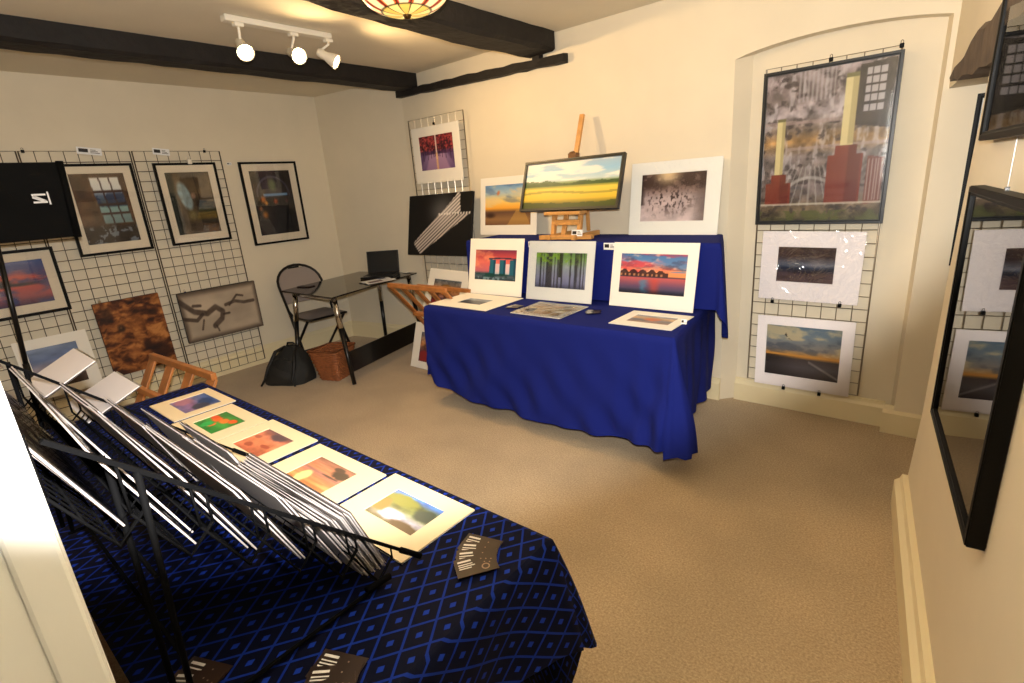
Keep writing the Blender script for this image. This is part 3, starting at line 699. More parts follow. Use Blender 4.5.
# laptop, papers, phone
def local_frame(o, rz): o.rotation_euler = (0,0,rz)
t = thing('laptop', 'open black laptop on the glass desk', 'laptop', (.76,-.22,.731), rz=.62)
lb = mat('black laptop plastic', (20,20,22), .35)
MB().bbox(-.16,-.23,0,.16,0,.018,.004).build('base', lb, t)
k = MB()
for i in range(11):
    for j in range(4): k.bbox(-.14+i*.0258,-.13+j*.026,.018,-.119+i*.0258,-.109+j*.026,.0205,.0015)
k.build('keyboard', mat('laptop keys', (34,34,36), .5), t)
lid = MB(); Ml = Matrix.Translation((0,.0,.018)) @ Matrix.Rotation(-.2, 4, 'X')
lid.bbox(-.16,-.004,0,.16,.006,.215,.003,Ml); lo = lid.build('lid', lb, t)
MB().box(-.147,-.0052,.012,.147,-.004,.205,Ml).build('screen', mat('laptop screen', (30,36,42), .12), lo)
t = thing('brochure', 'open white brochure lying on the glass desk', 'brochure', (1.03,-.50,.731), rz=-.2)
MB().grid(lambda a, b: (-.11+a*.11, -.14+b*.28, .003+.006*math.sin(PI*a)), 8, 4).build('page', CARD, t)
MB().grid(lambda a, b: (a*.11, -.14+b*.28, .003+.006*math.sin(PI*a)), 8, 4).build('page', CARD, t)
MB().box(.015,-.11,.0098,.09,.02,.0104).build('printed_photo', mat('brochure photo', (110,84,90), .5), t)
MB().box(-.09,.03,.0098,-.02,.1,.0104).build('printed_photo', mat('brochure photo blue', (80,86,110), .5), t)
t = thing('phone', 'dark phone lying on left end of the glass desk', 'phone', (.53,-.93,.731), rz=.3)
MB().bbox(-.075,-.04,0,.075,.04,.008,.003).build('body', mat('dark red brown case', (50,26,24), .4), t)
MB().bbox(-.068,-.034,.008,.068,.034,.009,.0005).build('screen', mat('phone glass', (12,12,14), .1), t)
t = thing('paper_note', 'small white note on the right end of glass desk', 'note', (.93,-.07,.731), rz=-.2)
MB().grid(lambda a, b: (-.05+a*.1, -.03+b*.06, .002+.004*a*a), 6, 4).build('sheet', CARD, t)

# folding chair
t = thing('folding_chair', 'grey padded folding chair with black tube frame behind glass desk', 'chair', (.40,-.83,0), rz=-.05)
hw = .215
pad = mat('grey vinyl', (150,138,132), .6, bump=.08, bscale=60)
hoop = [(.20,-hw-.02,.0),(-.02,-hw-.005,.46),(-.16,-hw,.73)]
arc = [(-.16-.055*math.sin(a)**1.0*1.0-.02*math.sin(a), -hw*math.cos(a), .73+.17*math.sin(a)) for a in [PI*k/12 for k in range(1,12)]]
hoop += arc+[(-.16,hw,.73),(-.02,hw+.005,.46),(.20,hw+.02,.0)]
MB().tube(hoop, .0125, 10).build('main_frame', STEEL, t)
def backpad(a, b):
    y = (a-.5)*2; z = .56+b*.31
    hwz = hw-.016 if z < .73 else max(.02, (hw-.014)*math.sqrt(max(.0, 1-((z-.73)/.165)**2)))
    x = -.085-.155*(z-.5)/.33*.85-.012*(1-y*y)
    return (x+.012, y*hwz, z)
MB().grid(backpad, 16, 14).build('backrest', pad, t, fix=False)
MB().grid(lambda a, b: (backpad(a,b)[0]-.02, backpad(a,b)[1], backpad(a,b)[2]), 16, 14).build('back_shell', mat('grey vinyl back', (96,86,84), .6), t, fix=False)
hd = MB(); hd.bbox(-.275,-.05,.868,-.235,.05,.884,.006); hd.build('carry_grip', STEEL, t)
st = MB()
def seatfn(a, b):
    x = -.12+a*.40; r = 1-.12*max(0, (a-.75)/.25)**2
    return (x, (b-.5)*2*.19*r, .455+.022*math.sin(PI*a)*math.sin(PI*b)**.5 if 0 < b < 1 else .45)
st.grid(seatfn, 14, 12); so = st.build('seat', pad, t, fix=False)
MB().bbox(-.125,-.195,.432,.285,.195,.452,.01).build('seat_pan', STEEL, t)
for s in (-1, 1):
    MB().tube([(.24,s*(hw-.03),.44),(.0,s*(hw-.03),.22),(-.24,s*(hw-.03),.0)], .0115, 8).build('rear_leg', STEEL, t)
    MB().tube([(-.05,s*(hw-.005),.5),(.0,s*(hw-.02),.44)], .008, 6).build('hinge_link', STEEL, t)
MB().tube([(-.19,-hw+.03,.05),(-.19,hw-.03,.05)], .009, 8).build('rear_rung', STEEL, t)
MB().tube([(.145,-hw-.012,.12),(.145,hw+.012,.12)], .009, 8).build('front_rung', STEEL, t)

# backpack slumped on the carpet
t = thing('backpack', 'slumped black backpack on carpet under left end of desk', 'bag', (.76,-1.35,0), rz=.5)
bagm = mat('black bag cloth', (24,25,24), .75, bump=.3, bscale=30)
def bag(a, b):
    an = 2*PI*a; z = b*.30
    r = 1-.75*b**2.2
    x = .21*r*math.copysign(abs(math.cos(an))**.75, math.cos(an)); y = .145*r*math.copysign(abs(math.sin(an))**.75, math.sin(an))
    w = .014*math.sin(5*an+6*b)+.01*math.sin(9*an-8*b)
    return (x*(1+w*2)+.035*b, y*(1+w*2)+.05*b*b, z+.015*math.sin(3*an)*b*(1-b)*2)
bb = MB(); bb.grid(bag, 36, 18, closed_u=True); bb.add([bag(i/36., 1.) for i in range(36)], [tuple(range(36))]); bb.add([bag(i/36., 0.) for i in range(36)], [tuple(reversed(range(36)))])
bb.build('body', bagm, t)
MB().grid(lambda a, b: (-.11+a*.23+.01*math.sin(6*b), -.140-.032*math.sin(PI*a)*math.sin(PI*b)+.04*b, .02+b*.14), 12, 8).build('front_pocket', mat('black pocket cloth', (34,34,33), .7, bump=.2, bscale=40), t, fix=False)
for s in (-1, 1):
    pts = [(s*.06+.03,.05,.29),(s*.09+.04,-.06,.275),(s*.12+.03,-.135,.16),(s*.13,-.16,.06),(s*.16,-.18,.012)]
    MB().tube(pts, [.012,.016,.016,.011,.008], 6).build('strap', mat('bag strap', (14,14,15), .6), t)
MB().tube([(.0,.04,.295),(.02,.03,.33),(.07,.03,.33),(.09,.04,.29)], .009, 6).build('grab_handle', mat('bag strap', (14,14,15), .6), t)
MB().tube([(-.12+.24*k/10.+.03,-.11+.0*k,.2+.035*math.sin(PI*k/10.)) for k in range(11)], .004, 5).build('zip', mat('dark zip', (60,60,62), .4, metal=.6), t)

# woven waste basket
t = thing('waste_basket', 'square woven brown basket on carpet under the desk', 'basket', (1.085,-1.10,0), rz=.35)
wk = mat('brown woven wicker', (150,90,52), .65, bump=.4, bscale=60, var=.25, vscale=30)
b_ = MB(); sl = []
for i in range(15):
    z = .012+i*.0175; q = .085+.045*z/.26
    pts = []
    for side in range(4):
        for k in range(8):
            tt = -1+2*k/8.; off = .0045*(1 if (k+i) % 2 else -1)
            x, y = ((tt, -1), (1, tt), (-tt, 1), (-1, -tt))[side]
            nx, ny = ((0,-1),(1,0),(0,1),(-1,0))[side]
            pts.append((x*q+nx*off, y*q+ny*off, z))
    b_.tube(pts, .0095, 6, closed=True)
b_.build('woven_body', wk, t)
q = .134; MB().tube([(-q,-q,.272),(q,-q,.272),(q,q,.272),(-q,q,.272)], .012, 8, closed=True).build('rim', wk, t)
MB().box(-.083,-.083,.002,.083,.083,.012).build('base', wk, t)
# ------------------------------------------------------------------ blue display: trestle table, riser, cloths
BLUE = mat('royal blue cloth', (20,31,108), .9, bump=.06, bscale=400, spec=.15)
def trestle(label, x0, x1, y0, y1, z, group, leg_x=(.12,.12), ins=.08):
    cx, cy = (x0+x1)/2, (y0+y1)/2
    t = thing('trestle_table', label, 'table', (cx,cy,0), group=group)
    MB().bbox(x0-cx,y0-cy,z-.035,x1-cx,y1-cy,z,.006).build('table_top', mat('table top board', (190,180,165), .6), t)
    lm = mat('beige table leg', (150,136,110), .4, metal=.5)
    for sx in (-1, 1):
        X = (x1-x0)/2-leg_x[0]
        for sy in (-1, 1):
            MB().tube([(sx*X,sy*((y1-y0)/2-ins),z-.036),(sx*X,sy*((y1-y0)/2-ins+.02),.0)], .014, 10).build('leg', lm, t)
        MB().tube([(sx*X,-((y1-y0)/2-ins+.01),.3),(sx*X,((y1-y0)/2-ins+.01),.3)], .01, 8).build('leg_brace', lm, t)
    return t
GT = 'trestle tables under cloths'
trestle('trestle table hidden under the royal blue cloth', 2.285,3.93,-1.005,-.10,.718, GT, (.3,.3), .22)
def drape(name, x0, x1, y0, y1, z, hem, folds, m, parent=None, sides='lfr', nrow=18, step=.02, flare=.04, rad=.015, back=None, seg_top=(30,12), topz=None):
    """cloth over a box: top sheet plus one continuous skirt round the listed sides, hem(s, side) gives the hem height"""
    path = []
    def lineq(a, b, side, nx, ny):
        L = math.hypot(b[0]-a[0], b[1]-a[1]); n = max(4, int(L/step))
        for i in range(n+1): path.append((a[0]+(b[0]-a[0])*i/n, a[1]+(b[1]-a[1])*i/n, nx, ny, side, i/n))
    def cornerq(c, nx0, ny0, nx1, ny1, side):
        a0 = math.atan2(ny0, nx0); a1 = math.atan2(ny1, nx1); a1 = a0+((a1-a0+PI) % (2*PI)-PI)
        for i in range(1, 8):
            a = a0+(a1-a0)*i/8.; path.append((c[0], c[1], math.cos(a), math.sin(a), side, i/8.))
    if 'l' in sides: lineq((x0,y1),(x0,y0),'l',-1,0)
    if 'l' in sides and 'f' in sides: cornerq((x0,y0),-1,0,0,-1,'lf')
    if 'f' in sides: lineq((x0,y0),(x1,y0),'f',0,-1)
    if 'f' in sides and 'r' in sides: cornerq((x1,y0),0,-1,1,0,'fr')
    if 'r' in sides: lineq((x1,y0),(x1,y1),'r',1,0)
    n = len(path); mb = MB(); vs = []; uv = []
    run = [0]
    for i in range(1, n):
        a, b = path[i-1], path[i]; run.append(run[-1]+math.hypot(b[0]-a[0], b[1]-a[1])+(.012 if len(b[4]) == 2 else 0))
    for r in range(nrow+3):
        for i, (x, y, nx, ny, side, t) in enumerate(path):
            hz = hem(t, side)
            if r == 0: d = 0; o = 0; zz = z
            elif r == 1: d = 0; o = rad*.7; zz = z-rad*.3
            else:
                d = (r-1)/(nrow+1.); o = rad+flare*d+folds(run[i], d, side, t); zz = z-rad-(z-rad-hz)*d
            vs.append((x+nx*o, y+ny*o, zz)); uv.append((x+nx*(z-zz), y+ny*(z-zz), 0))
    for r in range(nrow+2):
        for i in range(n-1): mb.f.append((r*n+i, r*n+i+1, (r+1)*n+i+1, (r+1)*n+i)); mb.smooth.append(True)
    mb.v = vs
    k = len(mb.v); nu, nv = seg_top
    for j in range(nv+1):
        for i in range(nu+1):
            x = x0+(x1-x0)*i/nu; y = y0+(y1-y0)*j/nv; e = min(i, nu-i, j, nv-j)
            mb.v.append((x, y, z+(.0015*math.sin(7*x+3*y)*math.sin(5*y+2*x)-.001 if e > 1 else 0))); uv.append((x, y, 0))
    for j in range(nv):
        for i in range(nu): a = k+j*(nu+1)+i; mb.f.append((a, a+1, a+nu+2, a+nu+1)); mb.smooth.append(True)
    o = mb.build(name, m, parent, fix=False)
    at = o.data.attributes.new('unfolded', 'FLOAT_VECTOR', 'POINT'); at.data.foreach_set('vector', [c for p in uv for c in p])
    return o
def taper(o, x0, x1, y0, y1, amt):
    for v in o.data.vertices: v.co.x += amt*float(ss(x0, x1, v.co.x))*min(1.1, max(0., (v.co.y-y0)/(y1-y0)))
    return o
def hem_blue(t, side):
    if side == 'l': return .30-.07*t
    if side in ('lf',): return .225
    if side == 'f': return float(np.interp(t, [0,.06,.2,.5,.75,.9,1], [.225,.165,.125,.10,.12,.14,.16]))
    if side == 'fr': return .165-.01*math.sin(PI*t)
    return float(np.interp(t, [0,.3,.7,1], [.15,.14,.13,.15]))
def folds_blue(s, d, side, t):
    f = .013*math.sin(s*15+4*d)*d+.007*math.sin(s*34-5*d+1)*d
    if side == 'f':
        f += .016*math.sin((t*4.2+d*1.7*(1-t))*2*PI)*d*(1-d*.3)+.010*math.sin((t*7-d*2.2)*2*PI)*d
        if t > .8: f += (t-.8)/.2*d*(.03+.025*math.sin(s*46))
    if side == 'fr': f += d*(.105+.02*math.sin(t*14))
    if side == 'r': f += .016*d*math.sin(s*34)-.045*d+.09*d*max(0, 1-t/.3)
    return f
tag(taper(drape('tablecloth', 2.275,4.065,-1.015,-.095,.725, hem_blue, folds_blue, BLUE, nrow=26, step=.012), 3.6, 4.05, -1.015, -.095, -.125),
    'long royal blue cloth hanging in folds over the front display table', 'tablecloth')
# riser under the back of the cloth, and the cloth over it
t = thing('display_riser', 'raised box hidden under the blue cloth on display back row', 'riser', (3.10,-.25,.726))
MB().bbox(-.88,-.17,0,.80,.145,.367,.004).build('body', mat('plain cardboard', (150,120,84), .85), t)
def hem_tier(t, side):
    if side == 'l': return .735
    if side in ('lf','f'): return .735
    if side == 'fr': return .735-.12*t
    return float(np.interp(t, [0,.25,.6,1], [.60,.54,.50,.47]))
def folds_tier(s, d, side, t):
    if side in ('f','lf','l'): return .004*math.sin(s*23+2*d)*d
    return (.018*math.sin(s*44)+.03)*d+.006*math.sin(s*90+3)*d
tag(taper(drape('tablecloth', 2.185,3.95,-.445,-.035,1.103, hem_tier, folds_tier, BLUE, nrow=18, step=.012, flare=.012), 3.0, 3.9, -.035, -.445, .125),
    'royal blue cloth over raised back row, right end hanging loose', 'tablecloth')

# ------------------------------------------------------------------ things on the blue display
GU = 'upright mounted prints on the blue cloth'
LV = (0,.22,1)
mounted_print('upright white mounted print of three towers under red sky', (2.52,-.57,.7275), (1,.03,0), LV, .50, .405, (.055,.06,.08,.105), art_towers, GU)
mounted_print('upright white mounted print of a pale tall forest, on blue cloth', (3.085,-.575,.7275), (1,.03,0), LV, .51, .392, (.065,.055,.075,.085), art_forest, GU, sleeve=SLEEVE)
mounted_print('upright white mounted print of waterside village at red sunset', (3.718,-.545,.7275), (1,0,0), LV, .525, .385, (.055,.06,.065,.085), art_village, GU)
GF = 'mounted prints lying on the blue cloth'
mounted_print('flat white mounted skyline print at left front of the blue table', (2.545,-.985,.7285), (1,0,0), UY, .54, .39, (.16,.16,.13,.115), art_skyline, GF)
mounted_print('flat glossy print in sleeve, gold glare in its ink, before the pale forest print', (3.18,-.955,.7285), (1,0,0), UY, .37, .31, (.03,.05,.03,.04), art_gold_glare, GF, sleeve=pane_mat('crinkled cellophane', 1.6, .08, wrinkle=.8, extra=.06))
mounted_print('flat white mounted print before the waterside village print', (3.84,-.925,.7285), (1,.0,0), UY, .355, .30, (.06,.055,.07,.08), art_reeds, GF)
mounted_print('white mounted beach sunset print on back row left of easel', (2.295,-.10,1.106), (1,0,0), (0,.14,1), .585, .45, (.05,.06,.06,.075), art_beach, GU)
mounted_print('white mounted crowd print on back row right of easel', (3.655,-.10,1.106), (1,0,0), (0,.14,1), .585, .455, (.075,.09,.075,.085), art_crowd, GU, sleeve=SLEEVE)
GP = 'price cards on the blue cloth'
price_card('white price card on riser edge between tower and forest prints', (2.815,-.462,1.062), UX, UZ, .06, .04, GP)
price_card('white price card on riser edge between forest and village prints', (3.42,-.462,1.057), UX, UZ, .085, .042, GP)
price_card('white price card on the base shelf of the easel', (3.125,-.372,1.128), UX, (0,.2,1), .085, .042, GP)
tagm = MB(); 
t = price_card('tiny white tag at right corner of the front right flat print', (4.03,-.80,.733), UX, (0,.3,1), .03, .025, GP, 1)

def card_fan(label, x, y, z, n, rz, group, spread=.25):
    rnd = random.Random(int(x*1000))
    bm_ = mat('dark brown gloss card', (44,31,24), .35); wt = mat('card lettering', (214,210,204), .6); dt = mat('card pale motif', (140,120,100), .6)
    for k in range(n):
        a = rz+spread*(k-(n-1)/2.)
        px_ = x+.043*math.cos(rz)+.012*k*math.sin(rz); py_ = y+.043*math.sin(rz)-.012*k*math.cos(rz)
        c = thing('business_card', label, 'business card', (px_-.043*math.cos(a), py_-.043*math.sin(a), z+.0016*k), rz=a, group=group)
        MB().box(-.043,-.0275,0,.043,.0275,.0012).build('card', bm_, c)
        w = MB()
        w.box(-.036,.014,.0012,-.008,.019,.0015)
        for q, L in enumerate((.03,.034,.026)): w.box(-.036,.006-.006*q,.0012,-.036+L,.0085-.006*q,.0015)
        w.build('lettering', wt, c)
        d = MB()
        for q in range(5): d.box(.012+.005*q,.012-.004*((q*3) % 5),.0012,.0145+.005*q,.0145-.004*((q*3) % 5),.0015)
        for q in range(10):
            a0, a1 = 2*PI*q/10, 2*PI*(q+1)/10
            d.add([(.018+.009*math.cos(a0),-.012+.009*math.sin(a0),.0014),(.018+.009*math.cos(a1),-.012+.009*math.sin(a1),.0014),(.018+.006*math.cos(a1),-.012+.006*math.sin(a1),.0014),(.018+.006*math.cos(a0),-.012+.006*math.sin(a0),.0014)], [(0,1,2,3)])
        d.build('motif', dt, c)
card_fan('dark business card fanned between tower and forest prints, blue table', 2.91,-.80,.728, 3, .1, 'business cards left on blue table')
card_fan('dark business card fanned between forest and village prints, blue table', 3.45,-.73,.728, 3, .5, 'business cards right on blue table')

# table easel with the framed landscape
t = thing('table_easel', 'beech table easel on the blue covered back row', 'easel', (3.0,-.27,1.1))
e = lambda x, y, z: (x-3.0, y+.27, z-1.1)
for x in (2.91, 3.11):
    MB().beam(e(x,-.40,1.121),e(x,-.07,1.121), .03, .032, bev=.003).build('foot', BEECH, t)
MB().beam(e(2.83,-.375,1.120),e(3.22,-.33,1.120), .05, .028, bev=.003).build('front_bar', BEECH, t)
for x in (2.905, 3.115): MB().beam(e(x,-.33,1.12),e(x+.0,-.29,1.30), .028, .03, up=(0,1,0), bev=.003).build('upright', BEECH, t)
MB().beam(e(2.90,-.318,1.215),e(3.12,-.318,1.215), .026, .035, bev=.003).build('cross_bar', BEECH, t)
MB().bbox(*[q for q in e(2.865,-.375,1.268)],*[q for q in e(3.155,-.285,1.290)],.004).build('picture_ledge', BEECH, t)
MB().beam(e(2.97,-.30,1.125),e(3.01,-.07,1.905), .034, .02, up=(0,1,0), bev=.003).build('mast', BEECH, t)
kn = MB(); kn.tube([e(2.99,-.20,1.655),e(2.99,-.165,1.66)], .014, 12); kn.bbox(*e(2.965,-.20,1.615),*e(3.03,-.15,1.66),.004); kn.build('top_clamp', mat('easel clamp', (120,80,44), .5), t)
MB().beam(e(3.02,-.08,1.6),e(3.02,-.05,1.13), .025, .018, up=(0,1,0), bev=.003).build('back_leg', BEECH, t)
gf = mat('dark green grey frame', (48,46,38), .4)
framed_picture('framed golden fields landscape in dark frame standing on easel', (3.04,-.345,1.291), (1,.0,.0), (0,.33,1), .775, .345, .018, None, art_fields, gf, .03, rough=.4, res=160)

# ------------------------------------------------------------------ alcove prints
framed_picture('large black framed power station montage hung in arched alcove', (4.439,AD-.04,1.152), (1,0,.0), UZ, .622, .812, .02, None, art_station, mat('dark slate frame', (24,28,33), .35), .025, glass=pane_mat('soft reflecting glass', 1.45, .04), res=150)
GA = 'sleeved prints in the alcove'
pm = mat('cool white mount', (244,236,234), .7)
mounted_print('upper white mounted print in shiny sleeve in alcove', (4.425,AD-.042,.705), (1,0,-.012), UZ, .515, .405, (.09,.13,.09,.11), art_water, GA, sleeve=pane_mat('crinkled cellophane', 1.6, .08, wrinkle=.8, extra=.06), mm=pm)
mounted_print('lower white mounted gull and sky print in alcove', (4.435,AD-.042,.153), (1,0,.008), UZ, .515, .45, (.055,.06,.055,.075), art_gull, GA, sleeve=SLEEVE, mm=pm)
for (x, z, lb) in ((4.443,1.98,'black clip above the power station montage'),(4.735,1.985,'black clip at top right corner of alcove panel'),(4.25,.695,'small clip under left of the upper alcove print'),(4.60,.70,'small clip under right of the upper alcove print'),(4.35,.15,'small clip under left of the gull print'),(4.545,.148,'small clip under right of the gull print')):
    clip(lb, (x,AD-.05,z), UX, UZ, BLACK)

# ------------------------------------------------------------------ right wall
def rpic(label, s0, s1, z0, z1, fw, mw_, art, depth, glass, **k):
    o = rw((s0+s1)/2, z0, .0)
    return framed_picture(label, tuple(o), tuple(RWD), UZ, s1-s0, z1-z0, fw, mw_, art, BLACK, depth, glass=glass, **k)
rpic('black framed glazed picture on right wall, alcove prints reflected in its glass', .56,1.29,.685,1.385,.024,(.035,.035,.035,.035), art_grey, .032, SHINE, mm=mat('ivory slip mount', (206,196,176), .7))
t = rpic('black framed brown reeds picture high on right wall', .555,1.30,1.503,2.06,.022,None, art_reed_brown, .03, pane_mat('low glare glass', 1.18))
framed_picture('dark framed picture half hidden beyond the right wall end', (5.208,-.002,.95), UX, UZ, .33, .77, .02, (.05,.05,.05,.05), art_grey, BLACK, .03)
t = thing('picture_hanger', 'thin white hanging cord above the glazed picture on right wall', 'cord', tuple(rw(.86,1.385,.004)))
MB().tube([(0,0,0),(0,0,.14)], .0012, 5).build('cord', CARD, t)
MB().bbox(-.006,-.006,-.002,.006,.006,.008,.002).build('hook', CHROME, t)

# ------------------------------------------------------------------ lights on the ceiling
CW = mat('white enamel', (236,228,210), .4)
BULB = mat('lit reflector bulb', (255,240,200), .5, emit=(255,226,160), estr=40.)
t = thing('spotlight_track', 'white ceiling track with three lit spotlights', 'ceiling light', (1.9,-1.52,H))
MB().bbox(-.03,-.32,-.032,.03,.32,-.0005,.006).build('track', CW, t)
SPOTS = [((1.915,-1.765,2.30),(.75,-.2,-.6)),((1.90,-1.445,2.315),(.85,-.1,-.35)),((1.90,-1.215,2.32),(.62,.5,-.5))]
for (p, d) in SPOTS:
    p = Vector(p); d = Vector(d).normalized()
    hd = MB(); q = d.to_track_quat('Z', 'Y').to_matrix().to_4x4(); q.translation = p-Vector((1.9,-1.52,H))
    prof = [(.0,-.085),(.022,-.085),(.026,-.075),(.027,-.03),(.036,.0),(.044,.032),(.046,.042),(.043,.042),(.036,.006),(.0,.004)]
    h_ = hd.lathe(prof, 24, q).build('spot_head', CW, t)
    bl = MB().lathe([(.0,.042),(.02,.041),(.034,.035),(.041,.024),(.036,.008)], 24, q); bl.build('bulb', BULB, h_)
    pl = p-Vector((1.9,-1.52,H)); bx = MB()
    bx.tube([(pl.x*.3,pl.y,-.034),(pl.x*.3,pl.y,-.06),tuple(pl-d*.05+Vector((0,0,.03))),tuple(pl-d*.045)], .008, 8); bx.bbox(pl.x*.3-.02,pl.y-.025,-.05,pl.x*.3+.02,pl.y+.025,-.03,.004)
    bx.build('swivel_arm', CW, h_)
    L = bpy.data.lights.new('spotlight_lamp', 'SPOT'); L.energy = SPOT_W[len([o for o in bpy.data.objects if o.name.startswith('spotlight_lamp')])]; L.color = WARM; L.spot_size = math.radians(170); L.spot_blend = 1.; L.shadow_soft_size = .03
    lo = bpy.data.objects.new('spotlight_lamp', L); COL.objects.link(lo); lo.location = p+d*.06
    lo.rotation_euler = (-d).to_track_quat('Z', 'Y').to_euler(); lo.parent = t; lo.location = p+d*.07-Vector((1.9,-1.52,H))
# stained glass lamp
def tiffany_mat():
    m = bpy.data.materials.new('stained glass'); m.use_nodes = True; nt = m.node_tree; b = nt.nodes['Principled BSDF']
    at = nt.nodes.new('ShaderNodeAttribute'); at.attribute_name = 'ink'
    nt.links.new(at.outputs['Color'], b.inputs['Base Color']); nt.links.new(at.outputs['Color'], b.inputs['Emission Color'])
    b.inputs['Emission Strength'].default_value = .75; b.inputs['Roughness'].default_value = .25
    return m
t = thing('stained_glass_lamp', 'round stained glass ceiling lamp hanging by the big beam', 'ceiling light', (3.15,-1.655,H))
R_ = .19; mb = MB(); NU, NV = 96, 30
def bowl(a, b):
    ph = b*PI*.5; r = R_*math.sin(ph)**.9+.0001; return (r*math.cos(2*PI*a), r*math.sin(2*PI*a), -.265+(.105)*(1-math.cos(ph)))
mb.grid(bowl, NU, NV, closed_u=True)
so = mb.build('shade', tiffany_mat(), t, fix=False)
cols = []
for j in range(NV+1):
    for i in range(NU):
        a = i/NU; b = j/NV; k = 12
        ph = (a*k) % 1; ring_ = 0 if b < .34 else 1 if b < .7 else 2
        pet = abs(ph-.5)*2; idx = int(a*k)
        if ring_ == 0: c = (250,222,130) if idx % 2 else (236,196,90)
        elif ring_ == 1: c = (250,232,170) if pet < .6 else ((222,90,30) if idx % 2 else (190,40,34))
        else: c = ((206,50,44),(70,130,60),(228,120,40),(240,200,90))[int(a*k*2) % 4]
        edge = pet > .93 or abs(b-.34) < .018 or abs(b-.7) < .018 or b > .98 or (ring_ == 1 and abs(pet-.6) < .05)
        if edge: c = (50,36,20)
        cols += list(lin(c))+[1.]
at = so.data.color_attributes.new('ink', 'FLOAT_COLOR', 'POINT'); at.data.foreach_set('color', cols)
so.modifiers.new('thickness', 'SOLIDIFY').thickness = .003
BR = mat('aged brass', (96,70,36), .4, metal=.9)
MB().tube([(R_*math.cos(2*PI*k/48),R_*math.sin(2*PI*k/48),-.16) for k in range(48)], .005, 6, closed=True).build('rim', BR, t)
MB().lathe([(.0,-.28),(.012,-.278),(.016,-.27),(.02,-.264),(.0,-.26)], 16).build('finial', BR, t)
MB().lathe([(.0,-.03),(.03,-.03),(.06,-.012),(.065,-.0005),(.0,-.0005)], 24).build('ceiling_rose', BR, t)
MB().tube([(0,0,-.03),(0,0,-.26)], .006, 8).build('stem', BR, t)
L = bpy.data.lights.new('stained_glass_bulb', 'POINT'); L.energy = TIFF_W; L.color = WARM2; L.shadow_soft_size = .03
lo = bpy.data.objects.new('stained_glass_bulb', L); COL.objects.link(lo); lo.parent = t; lo.location = (.03,0,-.09)
# ------------------------------------------------------------------ near table with the dark patterned cloth
def pattern_mat():
    m = bpy.data.materials.new('dark cloth with blue diamonds'); m.use_nodes = True; nt = m.node_tree; b = nt.nodes['Principled BSDF']
    at = nt.nodes.new('ShaderNodeAttribute'); at.attribute_name = 'unfolded'
    sp = nt.nodes.new('ShaderNodeSeparateXYZ'); nt.links.new(at.outputs['Vector'], sp.inputs[0])
    def mth(op, a, bb=None, c=None):
        n = nt.nodes.new('ShaderNodeMath'); n.operation = op
        for i, v in enumerate((a, bb, c)):
            if v is None: continue
            if isinstance(v, (int, float)): n.inputs[i].default_value = v
            else: nt.links.new(v, n.inputs[i])
        return n.outputs[0]
    px = mth('DIVIDE', sp.outputs[0], .057); py = mth('DIVIDE', sp.outputs[1], .084)
    A = mth('ADD', px, py); B = mth('SUBTRACT', px, py)
    fa = mth('ABSOLUTE', mth('SUBTRACT', mth('FRACT', A), .5)); fb = mth('ABSOLUTE', mth('SUBTRACT', mth('FRACT', B), .5))
    line = mth('GREATER_THAN', mth('MAXIMUM', fa, fb), .452)
    dot = mth('LESS_THAN', mth('MAXIMUM', fa, fb), .11)
    msk = mth('MAXIMUM', mth('MULTIPLY', line, .75), dot)
    mx = nt.nodes.new('ShaderNodeMix'); mx.data_type = 'RGBA'
    mx.inputs['A'].default_value = lin((9,12,31))+(1,); mx.inputs['B'].default_value = lin((21,47,138))+(1,)
    nt.links.new(msk, mx.inputs['Factor']); nt.links.new(mx.outputs['Result'], b.inputs['Base Color'])
    b.inputs['Roughness'].default_value = .65; b.inputs['Specular IOR Level'].default_value = .06
    return m
ZT = .73
trestle('trestle table under the dark diamond patterned cloth', 2.52,4.415,-3.24,-2.575,ZT-.008, GT, (.06,.1))
def hem_dark(t, side):
    if side == 'l': return .45
    if side in ('lf','f'): return .10+(.10*ss(.97,1.,t) if side == 'f' else 0)
    if side == 'fr': return float(np.interp(t, [0,.25,.5,1], [.2,.40,.42,.47]))
    return float(np.interp(t, [0,.1,.3,1], [.47,.50,.52,.50]))
def folds_dark(s, d, side, t):
    f = .010*math.sin(s*19+3*d)*d
    if side == 'fr': f += .075*d*math.sin(PI*min(1, max(0, t)))**.7
    if side == 'f' and t > .9: f -= .03*d*((t-.9)/.1)**2
    if side == 'r' and t < .3: f += .05*d*((.3-t)/.3)**2
    return f
